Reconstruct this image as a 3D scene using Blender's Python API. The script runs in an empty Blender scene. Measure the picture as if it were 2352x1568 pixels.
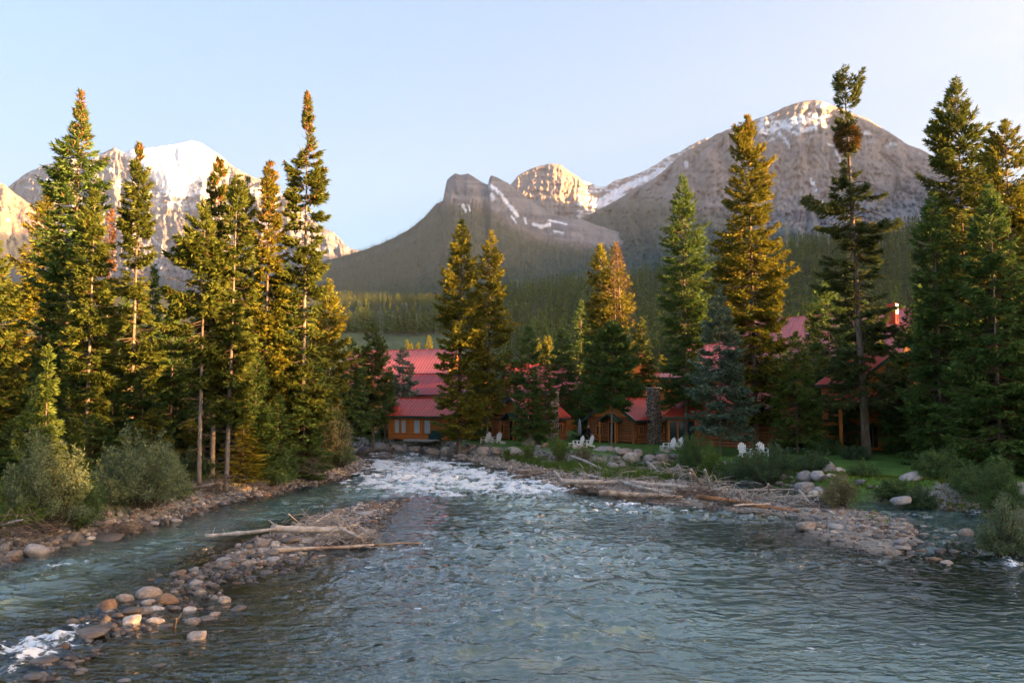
import bpy, bmesh, math, random
import numpy as np
from mathutils import Vector, Matrix, Euler

# ------------------------------------------------------------------ camera, world, sun
sc = bpy.context.scene
col = sc.collection
F = 28.0 / 36.0 * 2352.0            # focal length in units of a 2352-wide picture
CX, CY = 1176.0, 783.0
PITCH = math.atan(126.0 / F)
CAM = np.array([0.0, 0.0, 6.0])

cam_data = bpy.data.cameras.new("camera")
cam_data.lens = 28; cam_data.sensor_width = 36
cam_data.clip_start = 0.1; cam_data.clip_end = 60000
cam = bpy.data.objects.new("camera", cam_data); col.objects.link(cam)
cam.location = CAM; cam.rotation_euler = (math.pi / 2 + PITCH, 0, 0)
sc.camera = cam

SUN_AZ, SUN_EL = math.radians(110), math.radians(7.6)
world = bpy.data.worlds.new("World"); sc.world = world; world.use_nodes = True
wn = world.node_tree; wn.nodes.clear()
wo = wn.nodes.new("ShaderNodeOutputWorld"); wb = wn.nodes.new("ShaderNodeBackground")
sky = wn.nodes.new("ShaderNodeTexSky"); sky.sky_type = 'NISHITA'; sky.sun_disc = False
sky.sun_elevation = SUN_EL; sky.sun_rotation = SUN_AZ
sky.altitude = 1500; sky.air_density = 1.0; sky.dust_density = 0.6; sky.ozone_density = 1.6
wb.inputs["Strength"].default_value = 0.064
sg = wn.nodes.new("ShaderNodeGamma"); sg.inputs[1].default_value = 0.40
sh_ = wn.nodes.new("ShaderNodeHueSaturation"); sh_.inputs["Saturation"].default_value = 1.65; sh_.inputs["Hue"].default_value = 0.515
wn.links.new(sky.outputs[0], sg.inputs[0]); wn.links.new(sg.outputs[0], sh_.inputs["Color"]); wn.links.new(sh_.outputs[0], wb.inputs[0]); wn.links.new(wb.outputs[0], wo.inputs[0])
sun_d = bpy.data.lights.new("sun", 'SUN'); sun_d.energy = 5.0; sun_d.angle = math.radians(0.5)
sun_d.color = (1.0, 0.53, 0.21)
sun = bpy.data.objects.new("sun", sun_d); col.objects.link(sun)
S = Vector((math.sin(SUN_AZ) * math.cos(SUN_EL), math.cos(SUN_AZ) * math.cos(SUN_EL), math.sin(SUN_EL)))
sun.rotation_euler = S.to_track_quat('Z', 'Y').to_euler(); sun.location = (60, -20, 40)
sc.view_settings.view_transform = 'Standard'; sc.view_settings.look = 'None'
sc.view_settings.exposure = 3.72; sc.view_settings.gamma = 1.0; sc.view_settings.use_curve_mapping = False
sc.cycles.use_denoising = True
sc.cycles.max_bounces = 6; sc.cycles.diffuse_bounces = 3; sc.cycles.glossy_bounces = 3
sc.cycles.transmission_bounces = 4; sc.cycles.transparent_max_bounces = 8; sc.cycles.volume_bounces = 0
sc.cycles.sample_clamp_indirect = 4.0
sc.cycles.caustics_reflective = False; sc.cycles.caustics_refractive = False

HAZE = 4.4e-5; SHADE_H = 1.12
rnd = random.Random(7)
# ------------------------------------------------------------------ picture <-> place
cp, sp = math.cos(PITCH), math.sin(PITCH)
def ray(x, y):
    """direction with unit depth for a position in the 2352x1568 photograph"""
    x = np.asarray(x, float); y = np.asarray(y, float)
    a = (x - CX) / F; c = -(y - CY) / F
    Y = cp - c * sp; Z = sp + c * cp
    return a / Y, Z / Y
def P(x, y, Y):
    a, c = ray(x, y)
    return np.array([a * Y, Y + 0 * a, CAM[2] + c * Y])
def G(x, y, z=0.0):
    a, c = ray(x, y)
    Y = (z - CAM[2]) / c
    return np.array([a * Y, Y])
def GG(pts, z=0.0):
    return np.array([G(x, y, z) for x, y in pts])

# ------------------------------------------------------------------ noise
def _h(ix, iy, iz, s):
    n = (ix * 374761393 + iy * 668265263 + iz * 2147483647 + s * 1274126177) & 0xffffffff
    n = ((n ^ (n >> 13)) * 1274126177) & 0xffffffff
    n = ((n ^ (n >> 16)) * 2246822519) & 0xffffffff
    return ((n ^ (n >> 15)) & 0xffffff) / float(0xffffff)
def noise(x, y, z=0.0, s=0):
    x, y, z = np.broadcast_arrays(np.asarray(x, float), np.asarray(y, float), np.asarray(z, float))
    ix = np.floor(x).astype(np.int64); iy = np.floor(y).astype(np.int64); iz = np.floor(z).astype(np.int64)
    fx, fy, fz = x - ix, y - iy, z - iz
    fx = fx * fx * (3 - 2 * fx); fy = fy * fy * (3 - 2 * fy); fz = fz * fz * (3 - 2 * fz)
    r = 0
    for dz in (0, 1):
        wz = fz if dz else 1 - fz
        a = _h(ix, iy, iz + dz, s) * (1 - fx) + _h(ix + 1, iy, iz + dz, s) * fx
        b = _h(ix, iy + 1, iz + dz, s) * (1 - fx) + _h(ix + 1, iy + 1, iz + dz, s) * fx
        r = r + wz * (a * (1 - fy) + b * fy)
    return r * 2 - 1
def fbm(x, y, z=0.0, s=0, o=4, g=0.5):
    r = 0; a = 1; t = 0
    for i in range(o):
        r = r + a * noise(x * 2 ** i, y * 2 ** i, z * 2 ** i, s + i * 17); t += a; a *= g
    return r / t
def ridged(x, y, s=0, o=4, g=0.5):
    r = 0; a = 1; t = 0
    for i in range(o):
        r = r + a * (1 - np.abs(noise(x * 2 ** i, y * 2 ** i, 0, s + i * 13)) * 2); t += a; a *= g
    return r / t
def sstep(a, b, x):
    t = np.clip((x - a) / (b - a), 0, 1); return t * t * (3 - 2 * t)
def interp(x, pts):
    p = np.array(pts, float); return np.interp(x, p[:, 0], p[:, 1])

# ------------------------------------------------------------------ mesh helpers
def mesh(name, V, Fc, mats=(), smooth=False, colr=None, attrs=None, mi=None):
    """V (n,3); Fc (m,k) array of equal size polygons, or list of such arrays"""
    me = bpy.data.meshes.new(name)
    V = np.ascontiguousarray(V, dtype=np.float32)
    Fs = Fc if isinstance(Fc, list) else [Fc]
    Fs = [np.asarray(f, np.int32) for f in Fs if len(f)]
    loops = np.concatenate([f.ravel() for f in Fs]); sizes = np.concatenate([np.full(len(f), f.shape[1], np.int32) for f in Fs])
    me.vertices.add(len(V)); me.vertices.foreach_set("co", V.ravel())
    me.loops.add(len(loops)); me.loops.foreach_set("vertex_index", loops)
    me.polygons.add(len(sizes)); st = np.concatenate([[0], np.cumsum(sizes)[:-1]]).astype(np.int32)
    me.polygons.foreach_set("loop_start", st); me.polygons.foreach_set("loop_total", sizes)
    if smooth: me.polygons.foreach_set("use_smooth", np.ones(len(sizes), bool))
    for m in (mats if isinstance(mats, (list, tuple)) else [mats]): me.materials.append(m)
    if mi is not None: me.polygons.foreach_set("material_index", np.asarray(mi, np.int32))
    if colr is not None:
        at = me.attributes.new("Col", 'FLOAT_COLOR', 'POINT')
        c = np.ones((len(V), 4), np.float32); c[:, :3] = colr; at.data.foreach_set("color", c.ravel())
    for k, v in (attrs or {}).items():
        at = me.attributes.new(k, 'FLOAT', 'POINT'); at.data.foreach_set("value", np.asarray(v, np.float32))
    me.update(calc_edges=True); me.validate()
    return me
def link(name, me, parent=None, loc=(0, 0, 0), rot=(0, 0, 0), scale=(1, 1, 1)):
    o = bpy.data.objects.new(name, me); col.objects.link(o)
    o.location = loc; o.rotation_euler = rot; o.scale = scale
    if parent is not None: o.parent = parent
    return o
def tag(o, label, cat, group=None):
    o["label"] = label; o["category"] = cat
    if group: o["group"] = group
    return o
def kind(o, k): o["kind"] = k; return o
def empty(name, loc, rz=0.0):
    o = bpy.data.objects.new(name, None); col.objects.link(o); o.empty_display_size = 0.3
    o.location = loc; o.rotation_euler = (0, 0, rz); return o
def grid_faces(nr, nc):
    i = np.arange(nr - 1)[:, None] * nc + np.arange(nc - 1)[None, :]
    return np.stack([i, i + 1, i + nc + 1, i + nc], -1).reshape(-1, 4)
class MB:
    """collects boxes and bars into one mesh"""
    def __init__(s): s.v = []; s.f = []; s.n = 0
    def add(s, V, Fl):
        s.v.append(np.asarray(V, float)); s.f += [tuple(i + s.n for i in f) for f in Fl]; s.n += len(V)
    def box(s, c, d, rz=0.0, rx=0.0, ry=0.0):
        c = np.asarray(c, float); d = np.asarray(d, float) / 2
        V = np.array([[x, y, z] for x in (-1, 1) for y in (-1, 1) for z in (-1, 1)], float) * d
        if rz or rx or ry: V = V @ np.array(Euler((rx, ry, rz)).to_matrix()).T
        s.add(V + c, [(0, 1, 3, 2), (4, 6, 7, 5), (0, 4, 5, 1), (2, 3, 7, 6), (0, 2, 6, 4), (1, 5, 7, 3)]); return s
    def bar(s, a, b, w, h=None, up=(0, 0, 1)):
        a = Vector(a); b = Vector(b); h = h or w; d = b - a; L = d.length; d.normalize()
        u = Vector(up); r = d.cross(u)
        if r.length < 1e-3: r = d.cross(Vector((1, 0, 0)))
        r.normalize(); u = r.cross(d)
        V = []
        for p in (a, b):
            for i, j in ((-1, -1), (1, -1), (1, 1), (-1, 1)): V.append(p + r * (i * w / 2) + u * (j * h / 2))
        s.add([tuple(v) for v in V], [(0, 1, 2, 3), (7, 6, 5, 4), (0, 4, 5, 1), (1, 5, 6, 2), (2, 6, 7, 3), (3, 7, 4, 0)]); return s
    def poly(s, pts, th):
        """a flat slab: outline pts extruded along vector th"""
        n = len(pts); A = np.array(pts, float); B = A + np.array(th, float)
        fl = [tuple(range(n))[::-1], tuple(range(n, 2 * n))] + [(i, (i + 1) % n, n + (i + 1) % n, n + i) for i in range(n)]
        s.add(np.vstack([A, B]), fl); return s
    def tube(s, pts, rad, k=6, cap=True):
        pts = [Vector(p) for p in pts]; n = len(pts); V = []
        ref = Vector((0.3, 0.2, 1)).normalized()
        for i, p in enumerate(pts):
            d = (pts[min(i + 1, n - 1)] - pts[max(i - 1, 0)]).normalized()
            r = d.cross(ref)
            if r.length < 0.05: r = d.cross(Vector((1, 0, 0)))
            r.normalize(); u = r.cross(d)
            for j in range(k):
                a = 2 * math.pi * j / k; V.append(p + (r * math.cos(a) + u * math.sin(a)) * rad[i])
        fl = [(i * k + j, i * k + (j + 1) % k, (i + 1) * k + (j + 1) % k, (i + 1) * k + j) for i in range(n - 1) for j in range(k)]
        if cap: fl += [tuple(range(k))[::-1], tuple((n - 1) * k + j for j in range(k))]
        s.add([tuple(v) for v in V], fl); return s
    def mesh(s, name, mat, smooth=False):
        me = bpy.data.meshes.new(name)
        me.from_pydata([tuple(p) for p in np.vstack(s.v)], [], s.f)
        if mat is not None: me.materials.append(mat)
        if smooth: me.polygons.foreach_set("use_smooth", np.ones(len(me.polygons), bool))
        me.update(); return me
    def build(s, name, mat, parent=None, loc=(0, 0, 0), rot=(0, 0, 0), smooth=False):
        return link(name, s.mesh(name, mat, smooth), parent, loc, rot)

# ------------------------------------------------------------------ materials
def mat(name, base=(0.5, 0.5, 0.5), rough=0.7, spec=0.5, attr=False, nscale=None, namt=0.25, bump=0.0, bscale=None,
        c2=None, cscale=1.0, metal=0.0, trans=0.0, emis=None, objrand=0.0, stretch=(1, 1, 1), coords="Object", detail=6):
    m = bpy.data.materials.new(name); m.use_nodes = True
    nt = m.node_tree; N = nt.nodes; L = nt.links; b = N["Principled BSDF"]
    b.inputs["Roughness"].default_value = rough; b.inputs["Metallic"].default_value = metal
    b.inputs["Specular IOR Level"].default_value = spec
    tc = N.new("ShaderNodeTexCoord"); mp = N.new("ShaderNodeMapping"); L.new(tc.outputs[coords], mp.inputs[0])
    mp.inputs["Scale"].default_value = stretch
    c = None
    if attr:
        a = N.new("ShaderNodeAttribute"); a.attribute_name = "Col"; c = a.outputs["Color"]
    else:
        r = N.new("ShaderNodeRGB"); r.outputs[0].default_value = (*base, 1); c = r.outputs[0]
    if c2 is not None:
        n = N.new("ShaderNodeTexNoise"); n.inputs["Scale"].default_value = cscale; n.inputs["Detail"].default_value = 4
        L.new(mp.outputs[0], n.inputs["Vector"])
        rp = N.new("ShaderNodeMapRange"); rp.inputs[1].default_value = 0.4; rp.inputs[2].default_value = 0.62
        L.new(n.outputs[0], rp.inputs[0])
        mx = N.new("ShaderNodeMix"); mx.data_type = 'RGBA'; L.new(rp.outputs[0], mx.inputs[0]); L.new(c, mx.inputs[6])
        mx.inputs[7].default_value = (*c2, 1); c = mx.outputs[2]
    if nscale:
        n = N.new("ShaderNodeTexNoise"); n.inputs["Scale"].default_value = nscale; n.inputs["Detail"].default_value = detail
        n.inputs["Roughness"].default_value = 0.65
        L.new(mp.outputs[0], n.inputs["Vector"])
        rp = N.new("ShaderNodeMapRange"); rp.inputs[1].default_value = 0.3; rp.inputs[2].default_value = 0.7
        rp.inputs[3].default_value = 1 - namt; rp.inputs[4].default_value = 1 + namt
        L.new(n.outputs[0], rp.inputs[0])
        mx = N.new("ShaderNodeVectorMath"); mx.operation = 'SCALE'; L.new(c, mx.inputs[0]); L.new(rp.outputs[0], mx.inputs["Scale"])
        c = mx.outputs[0]
    if objrand:
        oi = N.new("ShaderNodeObjectInfo"); rp = N.new("ShaderNodeMapRange"); rp.inputs[3].default_value = 1 - objrand; rp.inputs[4].default_value = 1 + objrand
        L.new(oi.outputs["Random"], rp.inputs[0])
        mx = N.new("ShaderNodeVectorMath"); mx.operation = 'SCALE'; L.new(c, mx.inputs[0]); L.new(rp.outputs[0], mx.inputs["Scale"]); c = mx.outputs[0]
    L.new(c, b.inputs["Base Color"])
    if bump:
        n = N.new("ShaderNodeTexNoise"); n.inputs["Scale"].default_value = bscale or (nscale or 5) * 2; n.inputs["Detail"].default_value = 6
        L.new(mp.outputs[0], n.inputs["Vector"])
        bp = N.new("ShaderNodeBump"); bp.inputs["Strength"].default_value = 1.0; bp.inputs["Distance"].default_value = bump
        L.new(n.outputs[0], bp.inputs["Height"]); L.new(bp.outputs[0], b.inputs["Normal"])
    if emis: b.inputs["Emission Color"].default_value = (*emis[0], 1); b.inputs["Emission Strength"].default_value = emis[1]
    if trans:
        t = N.new("ShaderNodeBsdfTranslucent"); ms = N.new("ShaderNodeMixShader"); ms.inputs[0].default_value = trans
        L.new(c, t.inputs[0]); L.new(b.outputs[0], ms.inputs[1]); L.new(t.outputs[0], ms.inputs[2])
        L.new(ms.outputs[0], N["Material Output"].inputs[0])
    return m
M = {}
M["needle"] = mat("needles", attr=True, rough=0.6, spec=0.25, trans=0.3)
M["leaf"] = mat("leaves", attr=True, rough=0.55, spec=0.3, trans=0.3)
M["bark"] = mat("bark", (0.13, 0.095, 0.07), 0.9, 0.1, nscale=3, namt=0.45, bump=0.03, stretch=(3, 3, 0.6), c2=(0.21, 0.18, 0.15), cscale=0.7)
M["bark_grey"] = mat("grey_bark", (0.2, 0.17, 0.145), 0.9, 0.1, nscale=3, namt=0.4, bump=0.03, stretch=(3, 3, 0.6))
M["twig"] = mat("twigs", (0.1, 0.075, 0.055), 0.9, 0.1)
M["rock_tan"] = mat("tan_stone", (0.34, 0.285, 0.24), 0.75, 0.3, nscale=4, namt=0.35, bump=0.02, bscale=9, c2=(0.22, 0.18, 0.15), cscale=1.5, objrand=0.25)
M["rock_grey"] = mat("grey_stone", (0.27, 0.265, 0.265), 0.75, 0.3, nscale=4, namt=0.35, bump=0.02, bscale=9, c2=(0.28, 0.25, 0.23), cscale=1.2, objrand=0.3)
M["rock_dark"] = mat("wet_stone", (0.10, 0.088, 0.078), 0.35, 0.5, nscale=5, namt=0.4, bump=0.015, bscale=9, c2=(0.13, 0.10, 0.075), cscale=1.5, objrand=0.3)
M["rock_pale"] = mat("pale_stone", (0.52, 0.47, 0.41), 0.8, 0.25, nscale=4, namt=0.25, bump=0.02, bscale=9, c2=(0.33, 0.27, 0.22), cscale=1.5, objrand=0.2)
M["rock_rust"] = mat("rusty_stone", (0.24, 0.15, 0.09), 0.7, 0.3, nscale=4, namt=0.35, bump=0.02, bscale=9, c2=(0.15, 0.10, 0.07), cscale=1.5, objrand=0.2)
M["pebble"] = mat("pebbles", attr=True, rough=0.7, spec=0.3)
M["drift"] = mat("driftwood", (0.48, 0.43, 0.38), 0.85, 0.15, nscale=6, namt=0.35, bump=0.012, stretch=(1, 1, 1), c2=(0.34, 0.30, 0.26), cscale=2)
M["drift_tan"] = mat("tan_driftwood", (0.48, 0.38, 0.29), 0.85, 0.15, nscale=6, namt=0.35, bump=0.012, c2=(0.25, 0.17, 0.12), cscale=2)
M["drift_dark"] = mat("dark_driftwood", (0.13, 0.10, 0.08), 0.85, 0.15, nscale=6, namt=0.4, bump=0.02, c2=(0.2, 0.16, 0.13), cscale=2)
M["drift_rust"] = mat("rusty_driftwood", (0.36, 0.17, 0.075), 0.8, 0.2, nscale=6, namt=0.4, bump=0.015, c2=(0.2, 0.10, 0.05), cscale=2)
M["roof"] = mat("red_metal_roof", (0.44, 0.055, 0.028), 0.34, 0.6, nscale=1.2, namt=0.18, objrand=0.05)
M["roof_dk"] = mat("dark_red_metal_roof", (0.27, 0.03, 0.028), 0.36, 0.6, nscale=1.2, namt=0.18, objrand=0.05)
M["roof_pink"] = mat("sky_sheen_metal_roof", (0.47, 0.125, 0.115), 0.33, 0.75, nscale=1.2, namt=0.15, objrand=0.06)  # red roof with the sky's pale pink sheen mixed into its base colour
M["orange"] = mat("stained_wood", (0.50, 0.175, 0.04), 0.6, 0.35, nscale=5, namt=0.3, stretch=(1, 1, 4), objrand=0.12)
M["log"] = mat("stained_logs", (0.30, 0.11, 0.042), 0.6, 0.35, nscale=5, namt=0.35, objrand=0.25)
M["green"] = mat("green_trim", (0.025, 0.06, 0.045), 0.5, 0.4, nscale=4, namt=0.15)
M["white"] = mat("white_paint", (0.8, 0.8, 0.78), 0.5, 0.4, nscale=8, namt=0.06)
M["dark"] = mat("dark_interior", (0.02, 0.02, 0.02), 0.9, 0.1)
M["glass"] = mat("window_glass", (0.03, 0.045, 0.05), 0.06, 0.8)
M["curtain"] = mat("curtained_window", (0.42, 0.52, 0.58), 0.2, 0.6, nscale=6, namt=0.2, stretch=(3, 3, 0.3))
M["stone_wall"] = mat("chimney_stone", attr=True, rough=0.85, spec=0.2)
M["mortar"] = mat("mortar", (0.12, 0.11, 0.10), 0.95, 0.1)
M["concrete"] = mat("concrete", (0.35, 0.34, 0.32), 0.9, 0.2, nscale=3, namt=0.15)
M["lamp"] = mat("lamp_glow", (1, 0.8, 0.4), 0.5, 0.2, emis=((1.0, 0.62, 0.22), 6.0))
M["cloth_dk"] = mat("dark_clothes", (0.02, 0.022, 0.035), 0.9, 0.1)
M["skin"] = mat("skin", (0.45, 0.28, 0.2), 0.6, 0.3)
M["hair"] = mat("pale_hair", (0.5, 0.42, 0.3), 0.8, 0.2)
M["grey_cloth"] = mat("grey_cloth", (0.28, 0.3, 0.33), 0.9, 0.1)
M["teal_cloth"] = mat("teal_cloth", (0.03, 0.075, 0.075), 0.9, 0.1)
M["grass"] = mat("grass_blades", attr=True, rough=0.6, spec=0.2, trans=0.3)
# ------------------------------------------------------------------ the river and its banks
def seg_dist(px, py, a, b):
    ax, ay = a; bx, by = b; dx, dy = bx - ax, by - ay; L2 = dx * dx + dy * dy + 1e-12
    t = np.clip(((px - ax) * dx + (py - ay) * dy) / L2, 0, 1)
    return np.hypot(px - ax - t * dx, py - ay - t * dy), t
def poly_sd(px, py, poly):
    """signed distance, negative inside"""
    d = np.full(px.shape, 1e9); inside = np.zeros(px.shape, bool); n = len(poly)
    for i in range(n):
        a, b = poly[i], poly[(i + 1) % n]
        d = np.minimum(d, seg_dist(px, py, a, b)[0])
        c = ((a[1] > py) != (b[1] > py))
        with np.errstate(divide='ignore', invalid='ignore'):
            xx = (b[0] - a[0]) * (py - a[1]) / (b[1] - a[1] + 1e-15) + a[0]
        inside ^= c & (px < xx)
    return np.where(inside, -d, d)
def line_dist(px, py, line):
    d = np.full(px.shape, 1e9); T = np.zeros(px.shape); n = len(line) - 1
    for i in range(n):
        q, t = seg_dist(px, py, line[i], line[i + 1])
        m = q < d; d = np.where(m, q, d); T = np.where(m, (i + t) / n, T)
    return d, T
LEFT = [(-160, 1352), (0, 1290), (70, 1272), (130, 1252), (215, 1240), (300, 1218), (420, 1190), (500, 1160), (600, 1140), (700, 1115), (790, 1100), (850, 1083), (852, 1070), (835, 1058), (815, 1046)]
FAR = [(800, 1036), (760, 1030), (830, 1033), (900, 1038), (1000, 1042), (1050, 1050), (1100, 1065), (1190, 1090), (1290, 1115), (1380, 1135), (1470, 1155), (1600, 1165), (1720, 1178), (1830, 1190), (1862, 1203), (1845, 1225), (1900, 1245), (2000, 1270), (2120, 1290), (2200, 1290), (2262, 1240), (2300, 1238), (2330, 1262), (2400, 1320)]
main = [(-60, -60), (-40, 5)] + [tuple(p) for p in GG(LEFT)] + [tuple(p) for p in GG(FAR)] + [(22, 22), (30, 8), (34, -60)]
MAIN = np.array(main)
ZONE = GG([(1048, 1044), (1100, 1050), (1200, 1056), (1350, 1075), (1560, 1075), (1640, 1098), (1830, 1128), (1900, 1150), (1995, 1150), (2100, 1156), (2290, 1172), (2318, 1240), (2345, 1290),
           (2200, 1310), (2000, 1290), (1830, 1230), (1700, 1190), (1450, 1165), (1280, 1125), (1100, 1080)], 0.1)
CHAN = GG([(1440, 1082), (1530, 1093), (1650, 1112), (1800, 1136), (1900, 1152), (1990, 1163), (2120, 1180), (2250, 1212), (2300, 1262), (2290, 1330)], 0.0)
BAR = GG([(925, 1146), (870, 1160), (800, 1185), (740, 1215), (640, 1248), (560, 1285), (470, 1325), (390, 1372), (300, 1412), (190, 1460), (110, 1500), (60, 1560)], 0.0)
SPIT2 = GG([(1900, 1235), (2050, 1255), (2180, 1290), (2200, 1330)], 0.0)
def near_height(x, y):
    d = poly_sd(x, y, MAIN)
    n1 = fbm(x * 0.35, y * 0.35, 0, 3, 3); n2 = fbm(x * 1.3, y * 1.3, 0, 5, 3)
    bed = -1.1 * (1 - np.exp(np.minimum(d, 0) / 3.0)) + 0.06 * n2
    zd = poly_sd(x, y, ZONE)
    dl = np.maximum(d, 0)
    low = 0.03 + 0.10 * np.minimum(dl, 2.0) + 0.07 * n2
    up = 1.25 + 0.15 * n1 + 0.004 * np.maximum(y - 90, 0)
    w = sstep(0.8, 3.4, dl) * sstep(0.0, 2.2, zd)
    land = low * (1 - w) + up * w
    cd, ct = line_dist(x, y, CHAN)
    cw = 0.7 + 2.0 * ct
    carve = sstep(cw + 0.9, cw - 0.3, cd)
    land = land * (1 - carve) + (-0.45 + 0.05 * n2) * carve
    h = np.where(d < 0, bed, land)
    bd, bt = line_dist(x, y, BAR)
    # which side of the bar
    side = (x - np.interp(y, BAR[::-1, 1], BAR[::-1, 0]))
    wid = interp(bt, [(0, .5), (.12, .8), (.3, 1.4), (.42, .8), (.6, .45), (.75, .8), (.9, .5), (1, .5)])
    slope = np.where(side > 0, 0.06, 0.16) * interp(bt, [(0, 2.6), (.35, 1.5), (.5, .9), (1, .7)])
    crest = interp(bt, [(0, -.04), (.1, .08), (.35, .12), (.5, .04), (.62, -.01), (.8, -.02), (1, -.04)])
    bz = crest - slope * np.maximum(bd - wid, 0) + 0.07 * n2
    sd_, _ = line_dist(x, y, SPIT2)
    sz = -0.07 - 0.07 * np.maximum(sd_ - 1.2, 0) + 0.07 * n2
    bz = np.maximum(bz, sz)
    h = np.where(d < 1.0, np.maximum(h, np.minimum(bz, 0.3)), h)
    # the pebbly shelf in front of the camera, bottom left
    sh = poly_sd(x, y, GG([(-300, 1500), (200, 1470), (520, 1440), (700, 1500), (640, 1640), (-300, 1750)]))
    h = np.where(d < 0, np.maximum(h, -0.22 + 0.05 * n2 - 0.2 * np.maximum(sh, 0)), h)
    return h, d, zd, cd - cw
def xq_of(x, y):
    return CX + F * x / np.maximum(y, 1e-3) * 0.997
CREST = [(0, 690), (780, 690), (1000, 690), (1180, 688), (1330, 665), (1500, 650), (1850, 600), (2120, 580), (2352, 575), (3000, 560)]
def height(x, y):
    x = np.asarray(x, float); y = np.asarray(y, float)
    r = np.hypot(x, y)
    h, d, zd, cc = near_height(x, y)
    front = sstep(0.25, 0.6, y / np.maximum(r, 1e-6))
    xq = np.clip(xq_of(x, np.maximum(y, 0.05 * r + 1e-3)), -1500, 3400)
    Tc = (909 - interp(xq, CREST)) / F
    Tr = Tc * sstep(150, 900, r) ** 0.8
    Tl = np.interp(r, [120, 250, 440, 560, 1300, 2000], [0.0, 0.050, 0.088, 0.080, 0.116, 0.120])
    wl = sstep(1130, 1010, xq)
    T = Tr * (1 - wl) + Tl * wl
    T = np.where(r > 1500, T * np.interp(r, [1500, 4000, 14000], [1.0, 0.55, 0.2]), T)
    hill = T * r + 4.0 * fbm(x / 60, y / 60, 0, 9, 3) * sstep(150, 500, r)
    return h + front * hill
def ground_z(x, y): return float(height(np.array([x]), np.array([y]))[0])
BARK = BAR

az = np.concatenate([np.radians(np.linspace(-180, -42, 36)), np.radians(np.linspace(-41.5, 41.5, 330)), np.radians(np.linspace(42, 180, 36))])
rr = np.concatenate([np.geomspace(0.5, 12, 10), np.geomspace(12.1, 110, 210), np.geomspace(112, 10600, 110)])
A, R = np.meshgrid(az, rr)
gx, gy = R * np.sin(A), R * np.cos(A)
gz = height(gx, gy)
hn, hd, hz, hc = near_height(gx, gy)
n0 = fbm(gx * 0.5, gy * 0.5, 0, 21, 4); n1 = fbm(gx * 2.0, gy * 2.0, 0, 22, 3)
gravel = np.array([0.25, 0.225, 0.19]); grass = np.array([0.07, 0.145, 0.022]); floor_ = np.array([0.055, 0.048, 0.028])
meadow = np.array([0.065, 0.09, 0.035]); bedc = np.array([0.13, 0.10, 0.065]); weeds = np.array([0.06, 0.085, 0.025])
XQ = np.clip(xq_of(gx, np.maximum(gy, 0.01)), -2000, 4000)
lawn = sstep(2.4, 3.6, np.maximum(hd, 0) + n0 * 0.8) * sstep(0.8, 2.0, hz + n0 + 1.1 * (gx > .27 * gy)) * ((gx > -17 + 0.0 * gy) & (gy > 45))
left = (gx < -13) & (gy < 78)
leftw = sstep(1.5, 3.0, hd + n0) * left
C = np.tile(gravel, gx.shape + (1,)).astype(float)
C = C + (bedc - C) * (gz < 0.0)[..., None]; C *= (1 - .45 * (sstep(.12, .03, gz) * (gz > 0)))[..., None]
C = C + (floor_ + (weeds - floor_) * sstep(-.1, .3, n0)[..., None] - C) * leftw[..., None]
C = C + (grass - C) * lawn[..., None]
fr = sstep(110, 160, R)
C = C + (meadow * (1 + 0.35 * n0[..., None]) - C) * fr[..., None]
# dark green brown forest floor under the mid distance woods
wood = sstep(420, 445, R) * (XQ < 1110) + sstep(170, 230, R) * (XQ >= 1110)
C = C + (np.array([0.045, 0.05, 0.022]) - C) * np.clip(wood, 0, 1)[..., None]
C *= (1 + 0.3 * n1)[..., None]
C = np.clip(C, 0.005, 1)
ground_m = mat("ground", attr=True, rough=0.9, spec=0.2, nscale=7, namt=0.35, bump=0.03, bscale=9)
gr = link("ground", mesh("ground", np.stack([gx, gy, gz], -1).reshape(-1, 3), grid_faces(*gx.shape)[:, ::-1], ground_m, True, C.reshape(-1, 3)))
kind(gr, "structure")

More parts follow.
